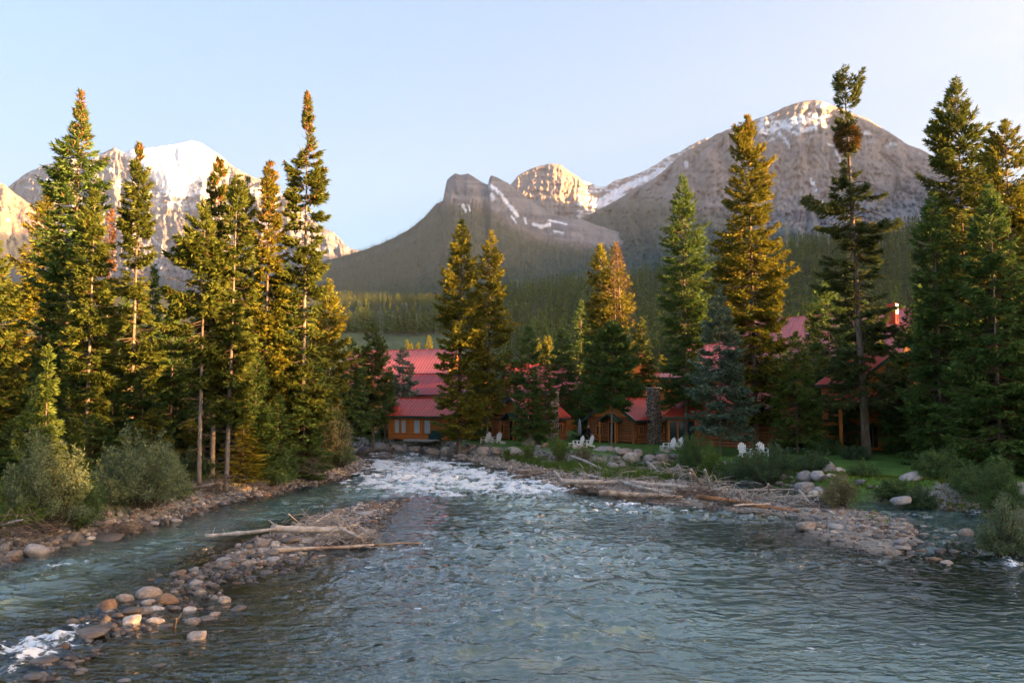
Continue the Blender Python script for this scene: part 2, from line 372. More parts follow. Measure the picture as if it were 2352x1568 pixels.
# water: one sheet with real waves
ty = np.concatenate([[0.0], np.geomspace(1e-2, 1, 4)])
yy = np.linspace(1640, 1030.5, 390)
Ys = np.array([G(1176, v)[1] for v in yy])
Ys = np.concatenate([[-55, -30, -10, 4], Ys[Ys > 6]])
ss = np.concatenate([np.linspace(-1.6, -0.72, 14), np.linspace(-0.7, 0.7, 540), np.linspace(0.72, 1.6, 14)])
SY, SS = np.meshgrid(Ys, ss, indexing='ij')
wx = SS * np.maximum(SY, 14.0); wy = SY + 0 * SS
wh, wd, wz_, wc = near_height(wx, wy)
def blob(x, y, q, rx, ry, z=0.0):
    p = G(q[0], q[1]); return np.exp(-((x - p[0]) / rx) ** 2 - ((y - p[1]) / ry) ** 2)
rap = 0
for q, rx, ry, a in [((900, 1052), 6, 14, .9), ((980, 1075), 7, 9, 1.0), ((1060, 1100), 6, 6, 1.1), ((1010, 1120), 5, 4, .9), ((1180, 1112), 4, 4, .9), ((1130, 1140), 5, 3, .6),
                     ((1500, 1172), 5, 1.4, 1.0), ((1400, 1158), 3, 1.2, 1.0), ((1650, 1188), 3, 1.0, .7), ((1250, 1125), 4, 2, .8), ((850, 1110), 4, 4, .5),
                     ((160, 1292), 1.6, .7, .95), ((60, 1310), .8, .5, .8), ((110, 1470), 1.2, .8, 1.2), ((40, 1500), 1.2, .8, 1.0), ((230, 1400), 1.2, .5, .8), ((330, 1355), 1.5, .5, .75), ((390, 1330), 1.2, .5, .7), ((470, 1302), 1.2, .5, .6),
                     ((2290, 1275), .9, 1.2, 1.0), ((2330, 1300), 1.0, .8, .9), ((2130, 1184), 1.3, .5, 1.1), ((2230, 1182), .8, .4, .9), ((2300, 1250), .8, .5, .8), ((590, 1240), 1.3, .35, .8), ((200, 1440), .8, .5, .8),
                     ((15, 1545), .9, .5, .7), ((560, 1225), .8, .3, .7), ((735, 1215), 1.5, .4, .5)]:
    rap = rap + a * blob(wx, wy, q, rx, ry)
rap = np.clip(rap, 0, 1.3)
flowy = 0.8
wv = (0.5 * ridged(wx / 2.4 + 0.3 * fbm(wx / 5, wy / 5, 0, 61, 2), wy / 1.7, 31, 2) + 0.55 * ridged(wx / 0.95 + 0.4 * fbm(wx / 1.8, wy / 1.8, 0, 63, 2), wy / 0.62, 33, 2) + 0.22 * ridged(wx / 0.42, wy / 0.28, 35, 1) + 0.05 * fbm(wx / 0.2, wy / 0.15, 0, 37, 2))
near_amp = (0.055 + 0.13 * sstep(-.3, .5, fbm(wx / 6, wy / 5, 0, 71, 2))) + 0.16 * np.clip(rap, 0, 1)
shal = sstep(-0.5, -0.02, wh)
amp = near_amp * (1 - 0.6 * shal * (1 - np.clip(rap, 0, 1)))
wzv = amp * wv + 0.13 * np.clip(rap, 0, 1) * fbm(wx / 0.35, wy / 0.35, 0, 41, 3)
fn = fbm(wx / 0.9, wy / 0.6, 0, 51, 4, 0.6)
foam = np.clip(rap * 0.64 + fn * 0.8 + 0.5 * (wv - 0.3) * rap - 0.30, 0, .95) * np.clip(rap * 2.0, 0, 1)
# scattered small white caps
foam = np.maximum(foam, (0.5 * sstep(0.30, 0.62, fbm(wx / 1.3, wy / 0.8, 0, 55, 4, 0.6)) * sstep(22, 48, wy) + 0.42 * sstep(.45, .65, fbm(wx / 1.1, wy / 0.6, 0, 57, 4, 0.6))) * sstep(-.3, -.6, wh))
depth = np.clip(-wh, 0, 3)
Wf = grid_faces(*wx.shape)
keep = (wh.reshape(-1)[Wf] < 0.25).any(1)
Wf = Wf[keep]
used = np.zeros(wx.size, bool); used[Wf.ravel()] = True; remap = np.cumsum(used) - 1
Wv = np.stack([wx, wy, wzv], -1).reshape(-1, 3)[used]
wm = bpy.data.materials.new("river_water"); wm.use_nodes = True
nt = wm.node_tree; N = nt.nodes; L = nt.links; N.clear()
out = N.new("ShaderNodeOutputMaterial")
ad = N.new("ShaderNodeAttribute"); ad.attribute_name = "depth"; af = N.new("ShaderNodeAttribute"); af.attribute_name = "foam"
tc = N.new("ShaderNodeTexCoord")
def nz(scale, detail=5, sy=1.0, rough=0.6):
    mp = N.new("ShaderNodeMapping"); mp.inputs["Scale"].default_value = (1, sy, 1); L.new(tc.outputs["Object"], mp.inputs[0])
    n = N.new("ShaderNodeTexNoise"); n.inputs["Scale"].default_value = scale; n.inputs["Detail"].default_value = detail; n.inputs["Roughness"].default_value = rough
    L.new(mp.outputs[0], n.inputs["Vector"]); return n.outputs[0]
def mr(src, a, b, c=0.0, d=1.0):
    r = N.new("ShaderNodeMapRange"); r.inputs[1].default_value = a; r.inputs[2].default_value = b; r.inputs[3].default_value = c; r.inputs[4].default_value = d
    L.new(src, r.inputs[0]); return r.outputs[0]
def mth(op, a, b):
    m_ = N.new("ShaderNodeMath"); m_.operation = op
    for i, v in enumerate((a, b)):
        if isinstance(v, (int, float)): m_.inputs[i].default_value = v
        else: L.new(v, m_.inputs[i])
    return m_.outputs[0]
b1 = N.new("ShaderNodeBump"); b1.inputs["Distance"].default_value = 0.11; L.new(nz(2.4, 2.5, 1.7, 0.55), b1.inputs["Height"])
b2 = N.new("ShaderNodeBump"); b2.inputs["Distance"].default_value = 0.12; L.new(mr(nz(0.22, 2, 1.3), 0.38, 0.6, 0.35, 1.0), b1.inputs["Strength"]); L.new(nz(0.9, 3, 1.5), b2.inputs["Height"]); L.new(b1.outputs[0], b2.inputs["Normal"])
nrm = b2.outputs[0]
cr = N.new("ShaderNodeMix"); cr.data_type = 'RGBA'; cr.inputs[6].default_value = (0.13, 0.225, 0.20, 1); cr.inputs[7].default_value = (0.25, 0.375, 0.36, 1); L.new(nz(0.6, 4), cr.inputs[0])
dif = N.new("ShaderNodeBsdfDiffuse"); L.new(cr.outputs[2], dif.inputs[0]); L.new(nrm, dif.inputs["Normal"])
tr = N.new("ShaderNodeBsdfTransparent"); tr.inputs[0].default_value = (0.62, 0.74, 0.66, 1)
body = N.new("ShaderNodeMixShader"); L.new(mr(ad.outputs["Fac"], 0.05, 1.0, 0.0, 1.0), body.inputs[0]); L.new(tr.outputs[0], body.inputs[1]); L.new(dif.outputs[0], body.inputs[2])
fr_ = N.new("ShaderNodeFresnel"); fr_.inputs[0].default_value = 1.48; L.new(nrm, fr_.inputs["Normal"])
gl = N.new("ShaderNodeBsdfGlossy"); gl.inputs["Roughness"].default_value = 0.03; L.new(nrm, gl.inputs["Normal"])
surf = N.new("ShaderNodeMixShader"); L.new(mth('MINIMUM', mth('MULTIPLY', fr_.outputs[0], 1.45), 1.0), surf.inputs[0]); L.new(body.outputs[0], surf.inputs[1]); L.new(gl.outputs[0], surf.inputs[2])
fm = mth('ADD', mth('MULTIPLY', af.outputs["Fac"], 1.15), mr(nz(4.0, 10, 1.5, 0.75), 0.3, 0.7, 0.0, 1.0))
fm = mth('MINIMUM', mth('MAXIMUM', mth('MULTIPLY', mth('SUBTRACT', fm, 0.98), 3.0), 0.0), 0.9)
fd = N.new("ShaderNodeBsdfDiffuse"); fd.inputs[0].default_value = (0.74, 0.80, 0.83, 1); L.new(b1.outputs[0], fd.inputs["Normal"])
fin = N.new("ShaderNodeMixShader"); L.new(fm, fin.inputs[0]); L.new(surf.outputs[0], fin.inputs[1]); L.new(fd.outputs[0], fin.inputs[2])
L.new(fin.outputs[0], out.inputs[0])
wobj = link("river_water", mesh("river_water", Wv, remap[Wf], wm, True, attrs={"depth": depth.reshape(-1)[used], "foam": foam.reshape(-1)[used]}))
kind(wobj, "structure")

# ------------------------------------------------------------------ mountains
def in_poly(x, y, poly): return poly_sd(x, y, np.array(poly, float)) < 0
def mountain(name, xs, prof, D, r0, yfoot, shape, cols, rows, relief, paint, seed, strata=0.0, sx=1.0, back=900, warp=18.0, relmask=None):
    """a massif between depth r0 (foot) and D (crest); its skyline follows prof, its faces are carved by gullies and terraces"""
    u = np.linspace(xs[0], xs[1], cols); t = np.linspace(0, 1, rows)
    yc = interp(u, prof)
    yc = yc + 1.6 * fbm(u / 9.0, u * 0 + seed, 0, seed, 4) 
    U, T = np.meshgrid(u, t)
    fe = interp(u, yfoot) if isinstance(yfoot, list) else np.full(u.shape, float(yfoot))
    s = np.interp(T, [a for a, _ in shape], [b for _, b in shape])
    YQ = fe + (yc - fe) * s
    env = sstep(0, 0.12, T) * (1 - sstep(0.93, 1.0, T) * 0.8)
    hh = YQ / 60.0
    wu = U + warp * fbm(U / 70, YQ / 70, 0, seed + 3, 3)
    g1 = ridged(wu / (42 * sx), YQ / 190, seed + 1, 5, 0.55)
    g2 = ridged(wu / (13 * sx), YQ / 60, seed + 2, 4, 0.6)
    rel = relief * (g1 * 1.0 + g2 * 0.42 + 0.35 * fbm(U / 5, YQ / 5, 0, seed + 5, 4, .6))
    zapp = (909 - YQ) + 7 * fbm(U / 90, YQ / 200, 0, seed + 8, 3) + 0.06 * U
    if strata: rel = rel + strata * (np.abs(((zapp / 17.0) % 1.0) - 0.5) * 2 + 0.6 * np.abs(((zapp / 6.3) % 1.0) - 0.5))
    if relmask is not None: rel = rel * relmask(U, YQ)
    dep = r0 + (D - r0) * T + rel * env
    p = P(U, YQ, dep)
    # back side, falling away behind the crest
    b = np.array([0.25, 0.6, 1.0])
    Xb = p[0][-1][None] * (1 + 0.0 * b[:, None]); Yb = p[1][-1][None] + back * b[:, None]; Zb = p[2][-1][None] - back * 0.75 * b[:, None]
    X = np.vstack([p[0], Xb]); Y = np.vstack([p[1], Yb]); Z = np.vstack([p[2], Zb])
    c = paint(U, YQ, s, zapp, g1, g2)
    c = np.concatenate([c, np.repeat(c[-1:], 3, 0)], 0)
    m = MOUNT
    o = link(name, mesh(name, np.stack([X, Y, Z], -1).reshape(-1, 3), grid_faces(rows + 3, cols), m, True, np.clip(c, 0.01, 1).reshape(-1, 3)))
    kind(o, "structure")
    return U, YQ, p
MOUNT = mat("mountain_rock", attr=True, rough=0.95, spec=0.1, nscale=0.012, namt=0.22, bump=14.0, bscale=0.02, detail=9)
ROCK = np.array([0.26, 0.235, 0.22]); ROCK_D = np.array([0.165, 0.155, 0.155]); SNOW = np.array([0.82, 0.84, 0.88]); WOOD = np.array([0.085, 0.095, 0.062]); TALUS = np.array([0.24, 0.2, 0.17]); MEAD = np.array([0.085, 0.10, 0.045])
def mixc(c, d, w): return c + (np.asarray(d) - c) * np.clip(w, 0, 1)[..., None]
def rockc(zapp, U, YQ, s):
    c = np.tile(ROCK, U.shape + (1,))
    band = noise(zapp / 5.0, U / 260, 0, s) * 0.5 + noise(zapp / 14.0, U / 200, 0, s + 1)
    c = mixc(c, ROCK_D, sstep(-.1, .5, band)); c *= (1 + 0.18 * fbm(U / 10, YQ / 22, 0, s + 2, 4))[..., None]
    return c
def near_line(U, Y, pts, w):
    d, _ = line_dist(U, Y, np.array(pts, float)); return sstep(w, w * 0.5, d + w * 0.5 * fbm(U / 5, Y / 5, 0, 77, 2))

CAP1 = np.array([(270, 290), (284, 354), (312, 376), (345, 400), (368, 430), (392, 450), (425, 450), (450, 424), (474, 400), (508, 380), (518, 360), (500, 290)], float)
def paint1(U, Y, s, z, g1, g2):
    c = rockc(z, U, Y, 100)
    c = mixc(c, ROCK * 1.15, sstep(0.2, .6, fbm(U / 60, Y / 80, 0, 104, 3)) * 0.6) * .82
    n = fbm(U / 14, Y / 9, 0, 101, 4, 0.6)
    cap = poly_sd(U, Y, CAP1)
    _ = (np.array([(282, 300), (284, 354), (312, 372), (345, 396), (368, 425), (392, 446), (425, 448), (446, 424), (474, 398), (506, 378), (516, 362), (500, 300)], float))
    c = mixc(c, SNOW, sstep(8, -3, cap + 10 * n))
    low = poly_sd(U, Y, np.array([(330, 400), (440, 395), (520, 400), (560, 430), (480, 470), (380, 480), (330, 450)], float))
    c = mixc(c, SNOW, sstep(.05, .35, noise(z / 2.6, U / 22, 0, 103) + n * .7) * sstep(15, -20, low) * 0.85)
    c = mixc(c, SNOW, sstep(.42, .62, noise(z / 3.2, U / 30, 0, 108) * 0.7 + n * .5 + 0.12) * sstep(600, 380, Y) * 0.75)
    c = mixc(c, SNOW, sstep(.25, .5, fbm(U / 7, Y / 26, 0, 111, 3)) * ((Y > 560) & (Y < 650)) * 0.5)
    c = mixc(c, SNOW, near_line(U, Y, [(120, 376), (112, 400), (108, 420)], 4) * .9)
    for l in ([(240, 420), (262, 428), (300, 426), (325, 432)], [(330, 520), (350, 545), (365, 560)], [(470, 470), (490, 500), (500, 520)]): c = mixc(c, SNOW, near_line(U, Y, l, 3.0) * .8)
    c = mixc(c, np.array([0.09, 0.095, 0.085]), sstep(600, 660, Y + 25 * n))
    return c
prof1 = [(-260, 470), (-60, 452), (0, 446), (22, 425), (60, 397), (95, 380), (118, 374), (132, 366), (165, 362), (195, 372), (232, 352), (262, 337), (284, 350), (300, 343), (345, 338), (396, 331), (415, 326), (440, 321), (462, 328), (482, 340), (505, 356), (540, 384), (580, 405), (610, 414), (640, 440), (672, 462), (700, 488), (738, 520), (752, 527), (766, 532), (780, 545), (792, 560), (806, 570), (830, 576), (850, 577), (900, 590)]
mountain("snowy_mountain", (-260, 900), prof1, 9000, 5200, 700, [(0, 0), (.45, .32), (.62, .5), (.70, .62), (.80, .72), (.86, .86), (1, 1)], 470, 140, 230, paint1, 11, strata=45, back=1500, relmask=lambda U, Y: 1 - .85 * sstep(10, -20, poly_sd(U, Y, CAP1)))
def paint0(U, Y, s, z, g1, g2):
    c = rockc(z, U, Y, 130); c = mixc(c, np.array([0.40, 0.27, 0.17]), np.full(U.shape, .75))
    c = mixc(c, SNOW, sstep(.3, .5, fbm(U / 20, Y / 12, 0, 131, 4)) * (Y > 500) * (U < 130) * 0.8)
    return mixc(c, np.array([0.07, 0.075, 0.065]), sstep(520, 545, Y + 12 * fbm(U / 20, Y / 20, 0, 133, 3)))
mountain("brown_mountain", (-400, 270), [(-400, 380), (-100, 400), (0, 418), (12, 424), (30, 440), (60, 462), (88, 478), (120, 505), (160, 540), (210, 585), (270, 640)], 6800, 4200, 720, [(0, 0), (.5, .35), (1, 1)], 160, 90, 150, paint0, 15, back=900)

def paint3(U, Y, s, z, g1, g2):
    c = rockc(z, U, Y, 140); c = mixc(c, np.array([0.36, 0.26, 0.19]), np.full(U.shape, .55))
    n = fbm(U / 12, Y / 8, 0, 141, 4, .6)
    c = mixc(c, SNOW, sstep(0, .3, noise(z / 2.5, U / 18, 0, 142) * .6 + n * .8) * (U > 1325) * 0.8)
    c = mixc(c, SNOW, sstep(3, -3, poly_sd(U, Y, np.array([(1350, 468), (1385, 452), (1420, 443), (1450, 446), (1420, 462), (1375, 478)], float)) + 4 * n))
    c = mixc(c, SNOW, near_line(U, Y, [(1395, 452), (1440, 428), (1500, 402), (1550, 378), (1600, 350)], 9))
    return c
prof3 = [(1040, 520), (1120, 470), (1172, 424), (1190, 402), (1216, 388), (1238, 381), (1258, 376), (1288, 376), (1296, 384), (1312, 396), (1330, 406), (1336, 414), (1352, 418), (1378, 430), (1392, 426), (1412, 414), (1450, 404), (1478, 392), (1502, 380), (1530, 360), (1565, 345), (1598, 326), (1622, 315), (1650, 330), (1720, 380), (1800, 420)]
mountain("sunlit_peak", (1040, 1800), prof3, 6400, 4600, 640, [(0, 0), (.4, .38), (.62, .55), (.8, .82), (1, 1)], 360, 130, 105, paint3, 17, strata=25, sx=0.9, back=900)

prof2 = [(560, 680), (700, 618), (745, 598), (800, 584), (850, 568), (900, 548), (950, 519), (975, 497), (988, 483), (1003, 466), (1017, 460), (1021, 440), (1026, 414), (1036, 404), (1046, 398), (1062, 401), (1074, 397), (1086, 404), (1110, 418), (1121, 424), (1124, 408), (1128, 402), (1142, 406), (1165, 419), (1180, 430), (1200, 446), (1240, 474), (1270, 492), (1300, 500), (1340, 505), (1500, 560)]
def treeline2(U): return interp(U, [(700, 560), (990, 470), (1020, 462), (1110, 470), (1180, 520), (1240, 545), (1330, 560), (1500, 600)])
def paint2(U, Y, s, z, g1, g2):
    c = rockc(z, U, Y, 150); n = fbm(U / 18, Y / 14, 0, 151, 4, .6)
    tl = treeline2(U)
    c = mixc(c, TALUS * .8, sstep(tl - 12, tl, Y + 6 * n)); c = mixc(c, MEAD, sstep(tl - 4, tl + 22, Y + 18 * n) * .8); c = mixc(c, WOOD, sstep(tl + 10, tl + 40, Y + 26 * n))
    for l, w in (([(1124, 424), (1140, 434), (1158, 456), (1172, 474), (1188, 494)], 5), ([(1062, 470), (1070, 484)], 4), ([(1075, 470), (1080, 482)], 3), ([(1130, 448), (1134, 456)], 5), ([(1205, 500), (1208, 512)], 3),
                 ([(1225, 515), (1245, 520), (1262, 514)], 5), ([(1262, 505), (1285, 510), (1300, 514)], 3), ([(1272, 530), (1292, 534)], 3), ([(1175, 495), (1185, 510)], 3)): c = mixc(c, SNOW, near_line(U, Y, l, w) * .9)
    return c
UU2, YY2, PP2 = mountain("forested_mountain", (560, 1500), prof2, 4300, 1900, 715, [(0, 0), (.35, .3), (.7, .68), (.8, .78), (.86, .9), (1, 1)], 400, 135, 70, paint2, 12, strata=8)

prof5 = [(1080, 700), (1180, 650), (1260, 570), (1330, 505), (1400, 468), (1450, 438), (1482, 421), (1520, 396), (1560, 357), (1590, 338), (1612, 326), (1640, 310), (1672, 296), (1700, 289), (1738, 272), (1765, 262), (1800, 246), (1828, 236), (1850, 231), (1872, 229), (1892, 232), (1920, 244), (1950, 256), (1990, 271), (2040, 301), (2086, 331), (2110, 340), (2150, 361), (2240, 392), (2352, 440), (2500, 500), (2700, 560)]
def treeline5(U): return interp(U, [(1080, 560), (1400, 475), (1520, 470), (1700, 520), (1900, 560), (2100, 560), (2700, 600)])
def paint5(U, Y, s, z, g1, g2):
    c = rockc(z, U, Y, 160); n = fbm(U / 25, Y / 18, 0, 161, 4, .6)
    c = mixc(c, np.array([0.2, 0.155, 0.13]), sstep(.3, 1, s) * .5)
    tl = treeline5(U)
    c = mixc(c, MEAD * .9, sstep(tl - 40, tl + 10, Y + 30 * n) * .7); c = mixc(c, WOOD, sstep(tl, tl + 45, Y + 35 * n))
    st = (noise((Y + 0.16 * U + 5 * n) / 6.0, U / 50, 0, 163) * .7 + fbm(U / 12, Y / 6, 0, 164, 3) * .6)
    reg = sstep(10, -14, poly_sd(U, Y, np.array([(1745, 262), (1800, 262), (1880, 232), (1912, 244), (1906, 290), (1860, 310), (1800, 318), (1770, 330), (1735, 300)], float)))
    c = mixc(c, SNOW, sstep(.0, .2, st) * reg * .9)
    c = mixc(c, SNOW, sstep(.35, .5, st) * sstep(0, -20, poly_sd(U, Y, np.array([(1900, 250), (2120, 345), (2150, 380), (1960, 320)], float))) * .7)
    for l, w in (([(1790, 305), (1805, 322), (1812, 334)], 5), ([(1862, 412), (1868, 425), (1874, 434)], 5), ([(1888, 460), (1892, 468)], 4), ([(1575, 372), (1578, 382)], 5), ([(2140, 430), (2150, 436)], 3),
                 ([(1902, 330), (1925, 338)], 3), ([(1920, 346), (1930, 372)], 3)): c = mixc(c, SNOW, near_line(U, Y, l, w) * .9)
    return c
UU5, YY5, PP5 = mountain("broad_mountain", (1080, 2700), prof5, 5000, 1500, 700, [(0, 0), (.3, .22), (.6, .5), (.82, .78), (1, 1)], 520, 140, 230, paint5, 14, strata=12, sx=1.5, warp=40)

# unseen ridge on the right, shaped to keep evening sun off the valley floor
ry_ = np.linspace(-330, 6200, 90); rx_ = np.linspace(-1, 1, 25)
RY, RX = np.meshgrid(ry_, rx_, indexing='ij')
rc = np.interp(RY, [-330, 900, 1900, 2800, 4200, 6200], [1350, 1500, 2700, 3300, 4300, 5600])
rw = np.interp(RY, [-330, 900, 2800, 6200], [330, 420, 1000, 1300])
rh = np.interp(RY, [-330, -260, -180, -60, 100, 240, 450, 700, 880, 1200, 2000, 2800, 4200, 5300, 6200], [0, 180, 242, 280, 310, 350, 390, 380, 450, 560, 1000, 1800, 2050, 1600, 300])
RXX = rc + RX * rw
RZ = rh * (1 - np.abs(RX) ** 1.4) * (1 + 0.12 * fbm(RXX / 300, RY / 300, 0, 90, 3)) - 5
RC = mixc(np.tile(WOOD, RZ.shape + (1,)), ROCK, sstep(500, 900, RZ))
kind(link("shade_ridge", mesh("shade_ridge", np.stack([RXX, RY, RZ], -1).reshape(-1, 3), grid_faces(*RZ.shape)[:, ::-1], MOUNT, True, RC.reshape(-1, 3))), "structure")

# haze over the valley
hb = MB().box((0, 0, 1520), (22400, 22400, 3140))
hm = bpy.data.materials.new("haze"); hm.use_nodes = True; hn_ = hm.node_tree; hn_.nodes.clear()
ho = hn_.nodes.new("ShaderNodeOutputMaterial"); pv = hn_.nodes.new("ShaderNodeVolumePrincipled")
pv.inputs["Color"].default_value = (0.80, 0.90, 1.0, 1); pv.inputs["Density"].default_value = HAZE; pv.inputs["Anisotropy"].default_value = 0.6
hn_.links.new(pv.outputs[0], ho.inputs["Volume"])
hz_o = hb.build("haze", hm); kind(hz_o, "stuff"); hz_o.display_type = 'WIRE'
# ------------------------------------------------------------------ conifers
def quads(base, d, l, w, rng, flat=0.6):
    """narrow blades: base (n,3), unit d (n,3), length l, width w"""
    n = len(base)
    up = rng.normal(size=(n, 3)) * (1 - flat); up[:, 2] += flat + 0.2
    s = np.cross(d, up); s /= (np.linalg.norm(s, axis=1, keepdims=True) + 1e-9)
    V = np.stack([base - s * (w / 2)[:, None], base + s * (w / 2)[:, None], base + d * l[:, None]], 1).reshape(-1, 3)
    return V, np.arange(3 * n).reshape(-1, 3)
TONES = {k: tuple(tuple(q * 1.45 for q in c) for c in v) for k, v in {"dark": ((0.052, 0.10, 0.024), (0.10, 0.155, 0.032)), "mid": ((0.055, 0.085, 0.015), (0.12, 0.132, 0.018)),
         "bright": ((0.075, 0.125, 0.022), (0.14, 0.17, 0.03)), "gold": ((0.070, 0.105, 0.014), (0.235, 0.185, 0.016)), "blue": ((0.075, 0.12, 0.08), (0.17, 0.22, 0.15)),  # gold: low sunlight on the crowns put into the needle colour
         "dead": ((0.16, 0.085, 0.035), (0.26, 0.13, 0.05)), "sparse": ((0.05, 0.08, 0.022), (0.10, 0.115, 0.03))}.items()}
def make_conifer(seed, H, prof, cb, tone="mid", n=13000, rb=None, leaf=1.0, gap=0.0, cones=0.0, step=0.3, nbr=5, upt=0.45, dnt=-0.35, dead=0.0, lean=0.0, bend=0.0, rough=0.22, bias=None, twin=False, trunk_hi=0.4):
    """meshes (trunk, crown, cones) of one conifer standing at the origin; prof: (height fraction, half width in m)"""
    rng = np.random.default_rng(seed)
    rb = rb or 0.0062 * H + 0.03
    n = int(n * 1.6); leaf *= 1.0; prof = [(a, b * 1.06) for a, b in prof]
    zs = []; z = cb * H
    while z < H - 0.15:
        f = (z - cb * H) / (H - cb * H)
        zs += [(z + rng.uniform(-.1, .1), rng.uniform(0, 6.283)) for _ in range(max(3, int(nbr * (1 - 0.35 * f) + rng.uniform(0, 1))))]
        z += step * (1 - 0.4 * f) * (1 + 0.4 * rng.uniform(-1, 1))
    zs = np.array(zs); zb, ab = zs[:, 0], zs[:, 1]
    f = zb / H
    Lb = np.interp(f, [a for a, _ in prof], [b for _, b in prof])
    lump = fbm(np.cos(ab) * 1.1 + 7 * seed, zb / 1.5, np.sin(ab) * 1.1, seed, 3)
    Lb = Lb * (1 + rough * 2.0 * lump) * rng.uniform(0.72, 1.12, len(Lb))
    if bias is not None: Lb = Lb * (1 + bias[0] * np.cos(ab - bias[1]))
    Lb = np.maximum(Lb, 0.12)
    alive = (noise(np.cos(ab) * 1.3 + seed, zb / 1.1, np.sin(ab) * 1.3, seed + 50) * 0.5 + 0.5) > gap
    fc = np.clip((zb - cb * H) / (H - cb * H), 0, 1)
    el = np.interp(fc, [0, 0.35, 0.8, 1], [dnt, dnt * 0.4, upt * 0.5, upt * 1.9]) + rng.normal(0, 0.13, len(fc))
    curve = np.interp(fc, [0, 0.6, 1], [0.16, 0.08, 0.1])
    def axis(z):
        q = z / H; return lean * q + bend * np.sin(q * 5.0 + seed), bend * 0.5 * np.cos(q * 4.0 + seed)
    def at(i, t):
        L_ = Lb[i]; ax, ay = axis(zb[i])
        h = L_ * t * np.cos(el[i])
        return np.stack([ax + np.cos(ab[i]) * h, ay + np.sin(ab[i]) * h, zb[i] + L_ * (np.sin(el[i]) * t - 0.10 * np.sin(np.pi * t) + curve[i] * t * t)], 1)
    idx = np.nonzero(alive)[0]
    wgt = (Lb[idx] ** 1.25 + 0.10); wgt /= wgt.sum()
    i = rng.choice(idx, n, p=wgt)
    t = rng.uniform(0.10, 1.0, n) ** 0.75
    side = rng.choice([-1, 1], n) * rng.uniform(0.35, 1.25, n)
    tw = (0.34 * Lb[i] * (1.08 - t) + 0.10) * rng.uniform(0, 1, n)
    da = ab[i] + side
    p = at(i, t)
    p[:, 0] += np.cos(da) * tw; p[:, 1] += np.sin(da) * tw; p[:, 2] += -0.22 * tw + rng.normal(0, 0.05, n)
    d = np.stack([np.cos(da), np.sin(da), rng.normal(0.0, 0.35, n) + np.where(fc[i] > .8, .5, -0.05)], 1)
    d /= np.linalg.norm(d, axis=1, keepdims=True)
    sc_ = leaf * (0.6 + 0.4 * np.clip(Lb[i] / 1.5, 0, 1))
    l = rng.uniform(0.22, 0.46, n) * sc_; w = rng.uniform(0.09, 0.17, n) * sc_
    V, Fc = quads(p, d, l, w, rng, 0.55)
    # leader
    k = 60; zl = rng.uniform(H - 1.3, H, k); al = rng.uniform(0, 6.283, k); ax, ay = axis(zl)
    pl = np.stack([ax, ay, zl], 1); dl = np.stack([np.cos(al), np.sin(al), rng.uniform(.4, 1.2, k)], 1); dl /= np.linalg.norm(dl, axis=1, keepdims=True)
    V2, F2 = quads(pl, dl, 0.10 + 0.24 * (H - zl) / 1.3, np.full(k, 0.07), rng, 0.4)
    V = np.vstack([V, V2]); Fc = np.vstack([Fc, F2 + 3 * n]); n2 = n + k
    a, b = TONES[tone]
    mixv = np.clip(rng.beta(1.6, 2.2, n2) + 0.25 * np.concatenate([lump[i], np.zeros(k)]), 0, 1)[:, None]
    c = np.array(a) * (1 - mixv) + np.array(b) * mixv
    brown = rng.uniform(0, 1, n2) < (0.04 + 0.10 * np.concatenate([(t < .35) * 1.0, np.zeros(k)]))
    c[brown] = np.array([0.12, 0.07, 0.03]) * rng.uniform(.6, 1.3, (brown.sum(), 1))
    crown = mesh("crown", V, Fc, M["needle"], False, np.repeat(c, 3, 0))
    # cones, brown and hanging near the top
    cmesh = None
    if cones > 0:
        ci = np.nonzero(alive & (fc > 1 - cones))[0]; m = int(len(ci) * 20)
        j = rng.choice(ci, m); tt = rng.uniform(0.25, 1.0, m); q = at(j, tt); q[:, :2] += rng.normal(0, .08, (m, 2)); q[:, 2] += 0.02
        dd = np.stack([rng.normal(0, .25, m), rng.normal(0, .25, m), np.full(m, -1.0)], 1); dd /= np.linalg.norm(dd, axis=1, keepdims=True)
        Vc, Fcc = quads(q, dd, rng.uniform(.14, .24, m), rng.uniform(.07, .11, m), rng, 0.0)
        cc = np.array([0.32, 0.145, 0.05]) * rng.uniform(.6, 1.3, (m, 1))
        cmesh = mesh("cones", Vc, Fcc, M["needle"], False, np.repeat(cc, 3, 0))
    # trunk with limbs
    mb = MB(); K = 14; zz = np.linspace(-0.6, H * 0.985, K); ax, ay = axis(zz)
    rad = [max(0.015, rb * (1 - (max(q, 0) / H)) ** 0.85 * (1.35 if q < 0.2 else 1)) for q in zz]
    mb.tube([(ax[q], ay[q], zz[q]) for q in range(K)], rad, 9)
    trunk = mb.mesh("trunk", M["bark_grey"] if trunk_hi > .5 else M["bark"], True)
    lm = MB()
    for j in range(len(zb)):
        if not alive[j] and rng.uniform() > 0.35: continue
        if alive[j] and Lb[j] < 0.5: continue
        q = at(np.array([j] * 3), np.array([0, .5, 0.97])); r0 = 0.012 + 0.013 * Lb[j]
        lm.tube([tuple(v) for v in q], [r0, r0 * .65, 0.006], 3, False)
    if dead:
        for j in range(int(dead)):
            z = rng.uniform(0.08, max(cb * 1.15, .3)) * H; a_ = rng.uniform(0, 6.283); L_ = rng.uniform(.5, 1.7)
            ax, ay = axis(z); p0 = np.array([ax, ay, z]); dr = np.array([math.cos(a_), math.sin(a_), rng.uniform(-.5, .1)])
            p1 = p0 + dr * L_ * .6; p2 = p0 + dr * L_ + [0, 0, -.12 * L_]
            lm.tube([p0, p1, p2], [.022, .015, .005], 3, False)
    limbs = lm.mesh("limbs", M["twig"]) if lm.n else None
    return trunk, crown, cmesh, limbs
